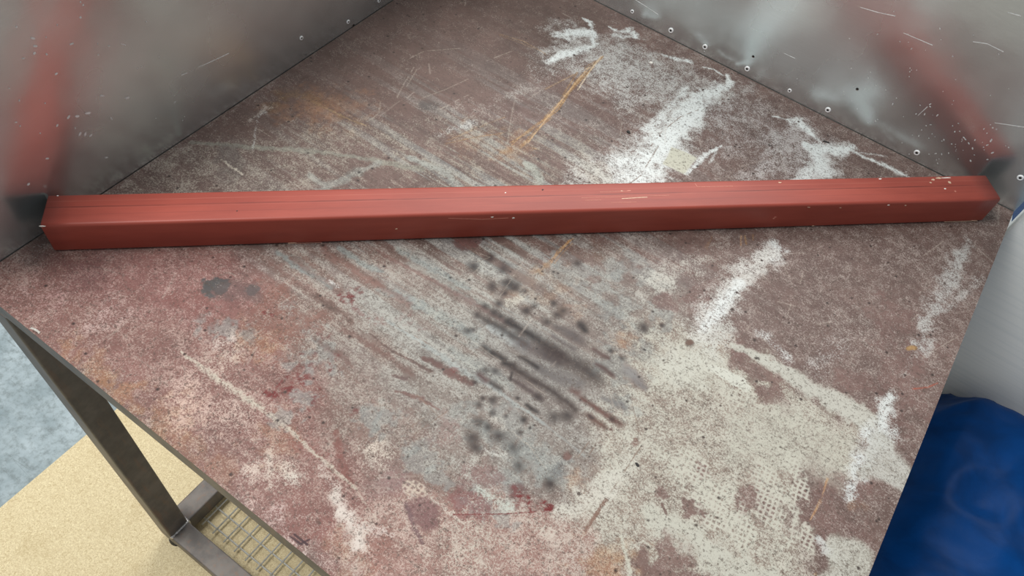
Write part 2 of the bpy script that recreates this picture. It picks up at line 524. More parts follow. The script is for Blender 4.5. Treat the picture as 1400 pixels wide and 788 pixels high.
def S(pts, w, coat=None, spray=None, dens=None, a=1.0, soft=0.6, rag=0.5, brk=0.0, bs=0.006):
    """paint stroke along photo pixels; w = full width in pixels (one value or one per point)"""
    _seed[0] += 1; sd = _seed[0]
    p = TP(pts)
    ws = np.array(w if isinstance(w, (list, tuple)) else [w] * len(pts), float)
    hw = np.array([0.5 * q * px_size(*c) for q, c in zip(ws, pts)])
    sl = window(p, hw.max() * 2.2 + 0.004)
    x, y = GX[sl], GY[sl]
    if x.size == 0: return
    fx, fy = x, y
    if rag >= 0.3:
        wv = min(0.9 * hw.mean(), 0.014) * rag
        x = x + _wa[sl] * wv * 1.2; y = y + _wb[sl] * wv * 1.2
    best = np.full(x.shape, 9.0)
    if len(p) == 1:
        best = np.hypot(x - p[0, 0], y - p[0, 1]) / hw[0]
    for k in range(len(p) - 1):
        d = p[k + 1] - p[k]; L2 = max(d @ d, 1e-12)
        t = np.clip(((x - p[k, 0]) * d[0] + (y - p[k, 1]) * d[1]) / L2, 0, 1)
        dd = np.hypot(x - p[k, 0] - t * d[0], y - p[k, 1] - t * d[1]) / (hw[k] + t * (hw[k + 1] - hw[k]))
        best = np.minimum(best, dd)
    if rag: best = best + rag * 2.6 * (fbm(fx, fy, min(max(hw.mean() * 1.2, 0.004), 0.011), sd % 200, 4) - 0.5)
    m = a * (1 - sstep(1 - soft, 1 + soft * 0.35, best))
    if brk: m = m * sstep(brk - 0.12, brk + 0.12, fbm(fx, fy, bs, (sd * 3) % 220, 3))
    put(sl, m, coat, spray, dens)
def B(u, v, r, coat=None, spray=None, dens=None, a=1.0, soft=0.8, rag=0.6, ry=None, brk=0.0, ang=0.0, bs=0.006):
    """blob: r (and ry) in pixels of the photograph, turned by ang degrees in the picture"""
    if ry is None: return S([(u, v)], 2 * r, coat, spray, dens, a, soft, rag, brk, bs)
    c, s = math.cos(math.radians(ang)), math.sin(math.radians(ang))
    P_([(u + c * r * math.cos(q) - s * ry * math.sin(q), v + s * r * math.cos(q) + c * ry * math.sin(q)) for q in np.linspace(0, 2 * math.pi, 14)[:-1]],
       coat, spray, dens, a, soft * min(r, ry), rag * min(r, ry), brk, bs)
def P_(pts, coat=None, spray=None, dens=None, a=1.0, soft=8.0, rag=6.0, brk=0.0, bs=0.006):
    """filled outline; soft and rag in pixels"""
    _seed[0] += 1; sd = _seed[0]
    p = TP(pts); ps = np.mean([px_size(*c) for c in pts])
    sl = window(p, (soft + rag) * ps + 0.004)
    x, y = GX[sl], GY[sl]
    if x.size == 0: return
    ins = np.zeros(x.shape, bool); dist = np.full(x.shape, 9.0)
    for k in range(len(p)):
        a0, a1 = p[k], p[(k + 1) % len(p)]
        d = a1 - a0
        t = np.clip(((x - a0[0]) * d[0] + (y - a0[1]) * d[1]) / max(d @ d, 1e-12), 0, 1)
        dist = np.minimum(dist, np.hypot(x - a0[0] - t * d[0], y - a0[1] - t * d[1]))
        cr = ((a0[1] > y) != (a1[1] > y))
        with np.errstate(divide='ignore', invalid='ignore'):
            xi = (a1[0] - a0[0]) * (y - a0[1]) / (a1[1] - a0[1] + 1e-15) + a0[0]
        ins ^= cr & (x < xi)
    sd_ = np.where(ins, -dist, dist) / ps
    if rag: sd_ = sd_ + rag * 4.0 * (fbm(x, y, float(np.clip(np.ptp(p, axis=0).min() * 0.45, 0.007, 0.035)), sd % 200, 5) - 0.5)
    m = a * (1 - sstep(-soft * 0.5, soft * 0.5, sd_))
    if brk: m = m * sstep(brk - 0.12, brk + 0.12, fbm(x, y, bs, (sd * 3) % 220, 3))
    put(sl, m, coat, spray, dens)
FULL = (slice(0, NY), slice(0, NX))
n_big = fbm(GX, GY, 0.16, 11, 4); n_mid = fbm(GX, GY, 0.045, 23, 4); n_lit = fbm(GX, GY, 0.014, 31, 3)
n_row = fbm(GX, GY, 0.22, 41, 4, sy=0.012)            # streaks along the table's long drag direction

# --- ground coats
COAT[:] = lin((114, 92, 86)); SPRAY[:] = lin((176, 164, 156)); DENS[:] = 0.30
put(FULL, sstep(0.4, 0.65, n_mid) * 0.5, (122, 98, 90), None, None)
DENS += (n_mid - 0.5) * 0.35 + (n_lit - 0.5) * 0.25
# back part: darker brown, little overspray
P_([(330, 150), (520, -60), (900, -60), (800, 60), (720, 120), (560, 170), (420, 190), (250, 210)], (106, 86, 79), (156, 143, 134), 0.16, 0.9, 60, 25)
P_([(230, 205), (420, 170), (640, 160), (820, 190), (830, 260), (140, 275)], (110, 92, 86), (172, 164, 150), 0.38, 0.85, 40, 15)
# right part: mauve brown with pale grain
P_([(1000, 120), (1220, 200), (1390, 290), (1300, 520), (1180, 800), (1080, 800), (1120, 560), (980, 480), (1020, 300)], (112, 91, 85), (172, 157, 149), 0.35, 0.85, 50, 20)
# left part: pinkish red
P_([(-80, 370), (40, 335), (300, 345), (420, 400), (470, 520), (520, 640), (600, 800), (430, 800), (200, 590), (0, 430)], (134, 95, 88), (186, 158, 148), 0.40, 0.95, 60, 30)
P_([(60, 345), (330, 345), (380, 420), (260, 450), (120, 400)], (136, 92, 88), (176, 140, 134), 0.34, 0.6, 50, 15)
B(115, 375, 30, (116, 80, 78), (150, 118, 112), 0.3, 0.7, 1.0, 0.5)
# centre left: greyish brown
P_([(380, 340), (640, 335), (700, 420), (660, 640), (600, 700), (480, 640), (440, 520), (360, 430)], (134, 110, 101), (180, 170, 159), 0.42, 0.85, 60, 25)
# centre: worn grey
P_([(560, 350), (760, 345), (900, 370), (950, 450), (900, 560), (800, 660), (700, 690), (600, 600), (520, 480), (480, 400)], (138, 129, 121), (184, 182, 174), 0.46, 0.85, 70, 25)
# pale cream area lower right
P_([(860, 440), (960, 440), (1000, 490), (1110, 530), (1190, 590), (1170, 650), (1090, 640), (1100, 800), (780, 800), (760, 700), (820, 620), (850, 540)], (146, 130, 118), (206, 203, 189), 0.56, 0.9, 50, 25)
# bottom strip: pinkish buff
P_([(500, 690), (700, 690), (800, 720), (860, 800), (440, 800)], (158, 122, 112), (204, 188, 176), 0.5, 0.85, 40, 20)
# drag streaks over the whole middle, running with the table edge
strk = np.exp(-(((GX + 0.36) / 0.23) ** 2 + ((GY - 0.62) / 0.24) ** 2))
put(FULL, strk * sstep(0.52, 0.62, n_row) * 0.6, (150, 155, 153), (182, 184, 178), None)
put(FULL, strk * sstep(0.52, 0.4, n_row) * 0.75, (116, 92, 85), (164, 150, 140), None)
DENS += strk * (n_row - 0.5) * 0.9
# scattered pale patches of overspray grain
for (u, v, r, dn, c) in ((150, 425, 26, .62, (206, 178, 172)), (130, 445, 14, .6, (206, 178, 172)), (310, 482, 20, .7, (214, 196, 184)), (300, 500, 22, .6, (206, 186, 172)),
                         (270, 530, 44, .66, (216, 188, 176)), (330, 560, 40, .6, (214, 190, 178)), (250, 570, 40, .66, (220, 190, 174)), (20, 405, 22, .5, (196, 164, 158)), (70, 400, 40, .42, (190, 150, 146)),
                         (375, 645, 28, .75, (226, 212, 198)), (345, 650, 16, .75, (226, 208, 196)), (400, 655, 16, .75, (224, 216, 204)), (510, 615, 20, .7, (220, 206, 192)),
                         (520, 630, 16, .7, (222, 208, 194)), (385, 715, 26, .62, (220, 196, 190)), (400, 745, 22, .7, (224, 204, 198)), (440, 760, 30, .55, (214, 190, 182)),
                         (345, 690, 16, .6, (226, 200, 190)), (540, 760, 60, .5, (206, 176, 166)), (620, 770, 60, .6, (210, 196, 182)), (720, 770, 60, .55, (206, 188, 176)),
                         (560, 740, 30, .55, (202, 180, 168)), (650, 740, 30, .6, (206, 196, 182))):
    B(u, v, r * 1.1, None, c, dn * 0.88, 0.85, 1.3, 0.7)
# rust and orange bloom
for (u, v, r, a) in ((100, 480, 14, .6), (125, 505, 16, .6), (160, 535, 18, .8), (140, 515, 12, .8), (190, 565, 16, .7), (215, 590, 16, .6), (240, 610, 14, .5), (85, 470, 8, .7), (230, 570, 26, .4),
                     (260, 610, 24, .4), (300, 650, 26, .35), (360, 465, 18, .6), (380, 600, 26, .4), (345, 470, 24, .4), (470, 740, 16, .4), (490, 770, 24, .35), (840, 780, 30, .7), (820, 770, 20, .6),
                     (790, 662, 14, .5), (460, 150, 30, .4), (430, 140, 22, .5), (385, 150, 18, .5), (700, 200, 22, .5), (640, 190, 24, .3), (990, 470, 12, .4), (855, 460, 12, .6), (850, 470, 9, .7), (760, 400, 26, .4), (700, 400, 14, .5), (1170, 690, 10, .4)):
    B(u, v, r * 1.3, (160, 116, 84), (196, 164, 132), None, a * 0.7, 1.0, 1.1)

# --- grey-blue worn strokes
G1 = (146, 148, 142); G2 = (146, 151, 148)
def grey(pts, w, a=0.85, dens=0.45, c=G1, sp=(178, 180, 172)): S(pts, w, c, sp, dens, a, 0.7, 0.6)
grey([(262, 196), (330, 200), (420, 207), (490, 214), (545, 226), (575, 232)], [8, 9, 10, 10, 12, 12], 0.8, .4, (140, 139, 128), (165, 160, 146))
grey([(560, 215), (600, 232), (635, 258)], [12, 14, 14], 0.85)
grey([(520, 222), (470, 245), (440, 262)], [12, 16, 18], 0.6)
grey([(425, 240), (445, 255)], 10, .6); grey([(310, 205), (318, 235)], [26, 40], .6, .3, (104, 96, 92), (140, 134, 126))
grey([(715, 224), (728, 228), (742, 248)], [10, 18, 16], .9, .5, (158, 160, 150), (186, 188, 178))
grey([(378, 345), (410, 368), (452, 392)], [8, 12, 10], .9, .35, G2)
grey([(400, 350), (430, 372)], 9, .6); grey([(465, 340), (500, 362), (520, 372)], [10, 12, 8], .9, .35, G2)
grey([(545, 340), (580, 362), (640, 395)], [9, 14, 10], .8, .4, G2); grey([(520, 395), (560, 410), (600, 432), (650, 462)], [12, 16, 18, 14], .85, .45, G2)
grey([(600, 385), (640, 408), (670, 420)], 10, .6); grey([(560, 360), (620, 392)], 8, .5, .4, (165, 166, 158))
grey([(530, 440), (575, 468), (620, 498), (665, 525), (705, 552), (745, 580)], [5, 8, 12, 9, 6, 5], .95, .3, (168, 172, 168), (196, 198, 192))
grey([(620, 480), (660, 505), (700, 530)], [18, 24, 14], .6, .45, G2); grey([(745, 580), (800, 625)], 4, .7, .3, (168, 170, 166))
for (u, v, r, ry, an) in ((400, 507, 20, 14, 20), (440, 490, 14, 18, 0), (415, 545, 20, 10, 30), (388, 572, 14, 12, 0), (396, 420, 12, 8, 0), (430, 450, 10, 10, 0), (520, 580, 22, 16, 40), (505, 570, 12, 14, 0),
                          (575, 625, 16, 34, -35), (600, 650, 20, 12, 35), (555, 612, 10, 8, 0), (640, 575, 26, 16, 35), (690, 590, 40, 20, 38), (730, 625, 36, 18, 38), (760, 640, 16, 18, 0), (710, 645, 14, 14, 0),
                          (300, 450, 30, 12, 15), (345, 460, 18, 8, 10), (670, 700, 36, 10, 30), (640, 680, 18, 8, -40), (690, 660, 20, 14, 0), (840, 420, 26, 14, 20), (790, 372, 60, 12, 8), (870, 370, 40, 16, 10), (880, 480, 26, 22, 0),
                          (905, 430, 20, 14, 0), (860, 555, 22, 10, 25), (840, 500, 26, 16, 30), (660, 470, 20, 10, 35), (820, 390, 20, 10, 0), (770, 350, 18, 8, 0)):
    B(u, v, r, G2, (180, 182, 175), 0.40, 0.5, 0.9, 1.3, ry, 0, an)
# brown-red bare patches and streaks between the grey ones
BR = (124, 92, 84)
def brown(pts, w, a=0.8, c=BR, dens=0.16): S(pts, w, c, (160, 130, 120), dens, a, 0.8, 0.7)
brown([(400, 352), (430, 378), (465, 400)], 12, .5); brown([(350, 345), (395, 378), (440, 410)], 12, .5, (132, 100, 92)); brown([(440, 342), (500, 380), (560, 415)], 12, .55, (136, 98, 88))
brown([(520, 345), (575, 375), (640, 410), (690, 440)], 8, .5, (132, 98, 92)); brown([(430, 405), (455, 420), (480, 440)], [10, 14, 8], .8, (106, 84, 76)); brown([(470, 450), (520, 480), (560, 510)], 10, .5)
brown([(505, 455), (535, 480), (590, 508)], [3, 4, 6], .9, (100, 80, 74)); brown([(580, 490), (610, 505), (645, 525)], [6, 14, 12], .9, (112, 82, 76)); brown([(535, 512), (555, 518)], [4, 8], .9, (108, 88, 84))
brown([(540, 535), (575, 545), (600, 560)], [4, 10, 3], .8, (118, 84, 78)); brown([(440, 470), (470, 490), (480, 500)], [8, 14, 8], .5)
brown([(460, 592), (464, 625), (472, 645), (480, 668)], [14, 13, 12, 12], .75, (132, 84, 76)); brown([(395, 600), (440, 620)], 20, .5, (140, 92, 84))
B(265, 415, 40, (128, 84, 78), None, .2, .6, 1, .8, 18, 0, 10); B(380, 440, 40, (138, 94, 82), None, .25, .6, 1, .8, 40)
B(582, 705, 20, (120, 86, 86), (150, 120, 116), .25, .8, .8, .6, 26); S([(556, 690), (566, 722), (578, 742)], [8, 10, 5], (118, 92, 94), None, .15, .8); B(548, 655, 18, (140, 104, 104), None, .3, .5)
B(530, 660, 30, (150, 122, 120), (180, 162, 158), .4, .5, 1, .6); B(430, 715, 40, (142, 96, 88), None, .35, .6, 1, .9, 30); B(520, 750, 30, (150, 104, 92), None, .35, .5)
B(645, 690, 30, (130, 84, 82), None, .2, .7, 1, .8, 14, 0, 20); B(660, 655, 30, (138, 106, 102), None, .3, .6, 1, .8, 16)
B(610, 590, 30, (150, 120, 114), None, .35, .5); B(790, 345, 30, (112, 90, 82), None, .2, .6, 1, .8, 14)  # second blob: darker brown just in front of the tube
B(640, 330, 20, (112, 76, 72), None, .1, .8, .6, .5, 10); B(820, 350, 16, (118, 96, 84), None, .2, .7); B(730, 380, 60, (136, 120, 110), None, .4, .5, 1, .8, 14)
for (u, v, r, ry, an) in ((1010, 480, 16, 10, 30), (1030, 505, 34, 14, 35), (1060, 545, 24, 14, 30), (945, 692, 16, 12, 25), (1025, 690, 24, 26, 40), (1125, 660, 24, 20, 20), (1160, 730, 40, 26, 10), (1115, 700, 18, 40, 10),
                          (925, 760, 40, 26, 30), (870, 770, 20, 16, 0), (905, 675, 10, 5, 30), (1185, 640, 14, 40, 20), (1230, 460, 26, 30, 0), (1215, 430, 26, 20, 0), (1170, 520, 30, 14, 20), (1230, 560, 30, 30, 0), (960, 400, 30, 16, -40), (910, 415, 18, 9, 30), (940, 790, 60, 12, 0), (1240, 500, 40, 20, -30), (960, 645, 10, 8, 0)):
    B(u, v, r, (122, 96, 90), (176, 160, 152), 0.26, 0.8, 0.7, 0.9, ry, 0, an)
# --- white and cream paint
WC = (238, 243, 241); CR = (204, 203, 188)
def white(pts, w, a=0.95, dens=0.84, c=WC, soft=1.0, rag=0.6, coat=None): S(pts, [q * (1.0 + 0.4 * min(q / 14, 1)) for q in (w if isinstance(w, (list, tuple)) else [w] * len(pts))], coat, c, 0.5 + (dens - 0.5) * 0.8, a, soft, rag)
# haze around the back white marks
P_([(735, 90), (760, 35), (850, 50), (960, 110), (1010, 130), (960, 200), (900, 250), (760, 255), (800, 200), (880, 150), (800, 110)], None, (214, 214, 210), 0.56, 0.8, 60, 25)
P_([(760, 70), (850, 60), (950, 120), (900, 150), (820, 100)], None, (214, 214, 210), 0.58, 0.5, 40, 25)
P_([(960, 140), (1060, 130), (1080, 200), (980, 230)], None, (206, 202, 200), 0.46, 0.6, 40, 15)
P_([(1040, 190), (1100, 160), (1160, 210), (1110, 245), (1010, 248)], None, (214, 212, 210), 0.56, 0.7, 40, 15)
white([(762, 48), (785, 48), (808, 46)], [12, 22, 14], 1, .8); white([(796, 24), (806, 30), (812, 48), (810, 60)], [4, 8, 8, 6]); white([(748, 84), (770, 76), (800, 66), (815, 60)], [10, 13, 10, 6], 1, .85)
white([(832, 36), (845, 43), (862, 42), (872, 53)], [3, 8, 11, 9]); white([(840, 48), (860, 50)], 8, .8, .8); white([(905, 74), (925, 81), (944, 84)], [4, 8, 8]); white([(962, 92), (976, 95), (988, 103)], [3, 4, 4])
white([(996, 104), (998, 112), (994, 121)], [7, 10, 8]); white([(992, 117), (975, 122), (958, 138), (940, 158)], [10, 18, 28, 34], 1, .88)
white([(960, 138), (940, 158), (918, 185), (900, 205), (880, 230), (862, 255)], [20, 30, 38, 46, 52, 56], 1, .9); white([(955, 150), (925, 185), (905, 210)], [12, 16, 18], 1, .99)
white([(940, 120), (915, 150), (885, 178)], [8, 10, 12], .8, .78); white([(840, 215), (855, 235), (850, 255)], [20, 40, 40], .6, .75); white([(800, 230), (830, 250)], 36, .6, .62, (214, 210, 198))
P_([(918, 201), (952, 216), (937, 238), (906, 224)], (190, 188, 170), (210, 209, 192), .88, 1, 3, 1.5); white([(938, 238), (962, 214), (985, 200)], [6, 8, 4], .9, .85)
white([(962, 212), (980, 205), (970, 222)], 5, .7, .8)
white([(1058, 160), (1076, 163), (1090, 166), (1104, 178)], [4, 7, 14, 12]); white([(1104, 178), (1112, 186), (1124, 196)], [8, 5, 4]); white([(1110, 204), (1140, 205), (1165, 200)], [14, 22, 14], 1, .85); white([(1100, 198), (1115, 210), (1125, 232)], [10, 26, 30], 1, .85)
white([(1125, 225), (1100, 242), (1085, 246)], [24, 20, 14], .9, .85); white([(1160, 203), (1185, 215), (1210, 226), (1238, 240)], [8, 6, 8, 10], .95, .85); white([(1175, 208), (1212, 214)], 5, .6, .8)
# in front of the tube, right of centre
white([(1060, 338), (1048, 352)], [20, 26], .8, .75); white([(1050, 345), (1020, 372), (995, 400), (975, 430), (952, 462)], [22, 36, 40, 44, 30], .9, .76, (218, 216, 210)); white([(1010, 385), (985, 425), (965, 450)], [14, 20, 16], .8, .9)
white([(960, 360), (900, 380), (880, 400)], [30, 36, 24], .6, .6, (204, 200, 190)); white([(1000, 450), (960, 490), (930, 505)], [24, 40, 40], .8, .82, (212, 212, 204)); B(905, 385, 20, None, (208, 206, 196), .7, .7, 1, .8, 10)
P_([(885, 490), (950, 470), (980, 500), (960, 540), (900, 540)], (172, 166, 152), (208, 207, 194), .68, .8, 40, 14)
white([(975, 506), (990, 512), (1005, 520), (1018, 526)], [10, 13, 15, 15], 1, .97, (214, 214, 202), .3, .5); white([(1016, 520), (1020, 534)], [5, 3], 1, .95, (214, 214, 202))
white([(1000, 470), (1040, 490), (1075, 508), (1120, 535), (1165, 562), (1192, 578)], [8, 12, 20, 26, 30, 30], .9, .84, (202, 201, 190), .5, .5, (170, 164, 152)); white([(1040, 455), (1075, 490)], 14, .5, .6)
P_([(1000, 580), (1090, 560), (1160, 610), (1130, 650), (1060, 640), (990, 620)], (168, 160, 148), (198, 196, 182), .66, .7, 40, 20)
# right edge strip
white([(1325, 332), (1308, 352)], [12, 18], .7, .62, (196, 196, 192)); white([(1318, 345), (1300, 385), (1282, 410), (1266, 440), (1258, 474)], [14, 26, 22, 24, 18], .85, .7, (198, 198, 194)); white([(1340, 382), (1315, 402), (1295, 425)], [16, 12, 8], .6, .6, (196, 194, 190))
white([(1250, 485), (1235, 515)], [14, 10], .6, .55, (190, 186, 180)); white([(1222, 540), (1212, 560), (1215, 580), (1200, 600)], [14, 24, 34, 36], .95, .74, (222, 226, 223)); white([(1195, 600), (1180, 630), (1168, 655), (1165, 682)], [24, 24, 22, 16], .95, .74, (222, 226, 224))
P_([(1190, 590), (1215, 600), (1250, 645), (1240, 672), (1200, 655), (1175, 650)], (160, 156, 146), (200, 200, 192), .64, .85, 14, 8); white([(1120, 738), (1135, 752), (1150, 768)], [10, 22, 26], .9, .85, (208, 210, 206)); P_([(1135, 738), (1165, 735), (1200, 755), (1190, 800), (1110, 800), (1130, 770)], (160, 154, 142), (200, 199, 188), .64, .9, 14, 8)
white([(1110, 500), (1150, 470)], 24, .3, .5); white([(1180, 455), (1195, 480)], [30, 22], .5, .55, (190, 180, 172)); white([(1120, 440), (1170, 430)], 26, .4, .5, (186, 176, 168))
# left whitish strokes
LW = (206, 196, 180)
white([(246, 480), (262, 492), (285, 510), (320, 534), (348, 552)], [3, 6, 9, 10, 10], .9, .85, LW); white([(348, 552), (395, 588), (430, 620), (455, 640), (485, 668)], [9, 7, 6, 7, 5], .85, .8, LW); white([(485, 668), (500, 690), (520, 715)], [4, 3, 2], .6, .7, LW)
white([(455, 678), (468, 700), (482, 720), (494, 745)], [16, 20, 22, 20], 1, .85, (224, 212, 202)); white([(495, 722), (520, 728), (535, 732)], [12, 14, 8], .7, .7, (220, 206, 198)); white([(440, 640), (462, 680)], [12, 14], .6, .7, (214, 202, 192))
white([(300, 470), (318, 462)], [14, 10], .7, .75, (222, 206, 196)); white([(590, 682), (610, 697), (634, 716)], [4, 7, 4], .9, .8, (212, 200, 188)); white([(640, 650), (652, 628), (664, 622)], [12, 14, 8], .8, .7, (196, 192, 182)); white([(655, 668), (680, 685), (700, 692)], [10, 16, 14], .85, .75, (198, 204, 194))
white([(450, 385), (462, 392)], 5, .6, .7); white([(655, 608), (675, 622), (695, 620)], [6, 7, 5], .8, .8, (206, 204, 196)); white([(678, 570), (690, 590)], [16, 10], .7, .75, (206, 200, 190)); white([(700, 415), (712, 408)], [14, 10], .8, .8, (214, 210, 196))
white([(715, 470), (690, 455), (668, 445)], [18, 16, 8], .8, .62, (200, 206, 204), .7, .5, (170, 176, 174)); white([(850, 735), (862, 790)], [6, 8], .9, .85, CR); white([(900, 710), (950, 740), (1000, 775), (1040, 790)], [30, 34, 40, 40], .8, .86, (200, 199, 186), .6, .5, (172, 166, 152))
white([(770, 700), (800, 690), (830, 670), (845, 650)], [24, 34, 30, 20], .8, .78, (214, 210, 198)); white([(860, 620), (830, 660)], 24, .6, .75, (212, 210, 198)); white([(345, 205), (352, 160), (372, 146)], [2, 4, 6], .5, .6)
white([(340, 165), (365, 146)], [5, 9], .7, .6, (190, 180, 170)); white([(470, 70), (500, 55)], [20, 16], .5, .42, (150, 140, 130)); white([(302, 218), (316, 228), (332, 240)], [3, 5, 3], .9, .85, (206, 196, 180))
white([(635, 170), (660, 150), (700, 130)], [14, 16, 10], .5, .55, (176, 166, 158)); white([(700, 132), (725, 118)], [14, 12], .6, .62, (190, 186, 180)); white([(600, 185), (650, 165)], [12, 10], .45, .52)
# --- woven mesh prints: pale net lines over the brown
def net(u, v, r, ry, an, pitch=0.0058, a=0.85, c=(204, 202, 188)):
    _seed[0] += 1
    p = TP([(u + math.cos(q) * r * math.cos(math.radians(an)) - math.sin(q) * ry * math.sin(math.radians(an)), v + math.cos(q) * r * math.sin(math.radians(an)) + math.sin(q) * ry * math.cos(math.radians(an))) for q in np.linspace(0, 6.283, 12)[:-1]])
    ctr = p.mean(0); sl = window(p, 0.01); x, y = GX[sl] - ctr[0], GY[sl] - ctr[1]
    ax_ = p[0] - ctr; bx_ = p[3] - ctr
    A = np.linalg.inv(np.array([ax_, bx_]).T + np.eye(2) * 1e-9)
    q = A @ np.stack([x.ravel(), y.ravel()])
    e = np.hypot(q[0], q[1]).reshape(x.shape) + 0.6 * (fbm(GX[sl], GY[sl], 0.02, _seed[0], 3) - 0.5)
    wob = 0.0022 * (vnoise(GX[sl], GY[sl], 0.015, 0.015, _seed[0] + 5) - 0.5)
    ca, sa = math.cos(0.14), math.sin(0.14)
    xr, yr = x * ca + y * sa + wob, -x * sa + y * ca - wob
    l1 = np.abs((xr / pitch) % 1 - 0.5); l2 = np.abs((yr / pitch) % 1 - 0.5)
    ln = np.maximum(1 - sstep(0.10, 0.26, l1), 1 - sstep(0.10, 0.26, l2))
    m = a * ln * (1 - sstep(0.75, 1.05, e)) * sstep(0.3, 0.42, fbm(GX[sl], GY[sl], 0.012, _seed[0] + 9, 2))
    put(sl, m, c, c, 0.9)
net(985, 690, 34, 46, -45); net(945, 650, 30, 40, -40, a=.7); net(1015, 725, 22, 26, -40); net(1060, 690, 26, 70, -25, a=.75); net(1090, 660, 16, 50, -20); net(1100, 730, 12, 36, -20, a=.8); net(905, 620, 12, 12, 0, a=.6)
net(565, 668, 18, 12, 30, 0.0060, .5, (224, 204, 184)); net(1010, 540, 30, 16, 30, 0.007, .5); net(740, 720, 26, 12, 35, 0.006, .5, (214, 204, 190)); net(1050, 760, 50, 10, 35, .006, .35)
# soft grey mist around the soot
B(730, 485, 85, (104, 98, 97), (132, 126, 124), 0.35, .3, 1.6, .5, 36, 0, 33)
B(725, 550, 80, (120, 112, 110), (150, 146, 142), None, .2, 1.6, .5, 30, 0, 35)
# --- dark soot spots and streaks in the middle
DK = (30, 23, 23); DB = (48, 32, 29)
def dark(pts, w, c=DK, a=0.88, soft=1.35, rag=0.29): S(pts, [q * 1.65 for q in w] if isinstance(w, (list, tuple)) else w * 1.65, c, c, 0.06, min(a * 1.16, 1), soft, rag)
dark([(661, 436), (690, 452), (718, 470)], [9, 12, 10], (58, 52, 50), .95); dark([(694, 440), (715, 452), (740, 468), (765, 485)], [9, 12, 14, 12]); dark([(712, 470), (740, 484), (765, 496)], [14, 16, 10], (80, 70, 70), .8); dark([(745, 475), (775, 492), (810, 512)], [14, 26, 22], DB, .82)
dark([(730, 500), (760, 515), (790, 525)], [10, 18, 14], (96, 92, 92), .65); dark([(662, 476), (676, 484), (690, 492)], [8, 10, 7]); dark([(690, 497), (702, 500)], [8, 9]); dark([(711, 488), (722, 494), (735, 503)], [5, 6, 5])
dark([(700, 503), (725, 518), (750, 532), (772, 548), (786, 560)], [10, 12, 9, 11, 8], DB, .85); dark([(697, 517), (715, 528), (740, 546)], [4, 6, 7], (74, 60, 60)); dark([(700, 510), (698, 520)], [3, 3]); dark([(655, 512), (664, 520)], [8, 9], (84, 52, 52)); dark([(671, 524), (684, 532)], [6, 8], (60, 56, 56))
dark([(762, 448), (780, 456), (792, 466)], [10, 18, 14], (84, 76, 76), .8); dark([(793, 444), (800, 452)], [7, 8]); dark([(756, 460), (785, 478)], [5, 6], (90, 82, 82), .7); dark([(812, 478), (824, 486), (832, 490)], [5, 6, 4], (92, 66, 62)); dark([(815, 498), (826, 504), (837, 513)], [5, 6, 6], (92, 66, 62))
dark([(782, 534), (790, 538)], [8, 8], (96, 62, 56)); dark([(795, 545), (815, 558), (835, 572), (848, 580)], [6, 7, 8, 8], (92, 56, 48)); dark([(836, 573), (838, 574)], [6, 6], (58, 40, 38)); dark([(804, 568), (814, 575), (826, 584)], [7, 7, 9], (98, 68, 58)); dark([(806, 569), (810, 572)], [5, 5], (54, 42, 42)); B(836, 588, 2.5, (96, 62, 56), None, .1)
dark([(825, 545), (845, 552), (853, 558)], [6, 12, 8], (116, 116, 116), .7); dark([(868, 520), (880, 530)], [10, 8], (118, 114, 114), .7); dark([(858, 505), (875, 520)], [14, 12], (130, 128, 128), .6); dark([(720, 554), (728, 560), (734, 564)], [5, 6, 6])
for (u, v, r) in ((674, 547, 5), (655, 554, 5), (673, 565, 4), (654, 578, 6), (667, 584, 5), (645, 598, 9), (650, 612, 7), (682, 597, 8), (702, 611, 8), (709, 637, 8), (757, 571, 7), (716, 574, 4.5), (753, 662, 8), (711, 592, 3.5), (776, 568, 8), (735, 543, 5), (673, 392, 6), (676, 427, 6), (685, 433, 4), (697, 440, 6), (652, 430, 5),
                  (690, 401, 5), (703, 394, 6), (688, 367, 7), (693, 386, 6), (761, 431, 6), (682, 415, 5), (663, 419, 4), (648, 365, 6), (670, 352, 6), (718, 398, 4), (790, 360, 5), (795, 445, 5), (692, 569, 2.5), (708, 545, 3), (663, 506, 4), (677, 508, 5), (650, 523, 4), (880, 448, 6), (905, 445, 3), (944, 470, 4), (757, 415, 4), (770, 425, 5), (730, 419, 4), (640, 452, 4), (647, 451, 3), (720, 425, 6), (748, 440, 5), (835, 480, 3), (850, 490, 4), (660, 545, 3), (700, 390, 8)):
    B(u, v, r * 1.6, (44, 36, 36), (50, 42, 42), .04, .95, 1.3, .29)
B(765, 643, 14, (112, 114, 114), None, .15, .7); B(775, 625, 7.5, (122, 90, 82), None, .1, .9, .4, .3); B(709, 672, 13, (104, 66, 64), None, .2, .7); B(942, 469, 6, (112, 86, 74), None, .1, .9, .5, .3, 4); B(868, 605, 5, (136, 106, 96), None, .2, .8, .5, .3, 7)
# dark oily patches at the left
B(300, 393, 17, (74, 78, 78), (96, 98, 98), .2, .9, .7, .9, 12); B(345, 396, 12, (84, 84, 84), (110, 106, 104), .25, .8, .8, .9, 8); B(320, 398, 36, (108, 92, 90), None, .25, .5, 1, .6, 16)
B(585, 145, 14, (78, 74, 72), None, .2, .5, 1, .5, 8)
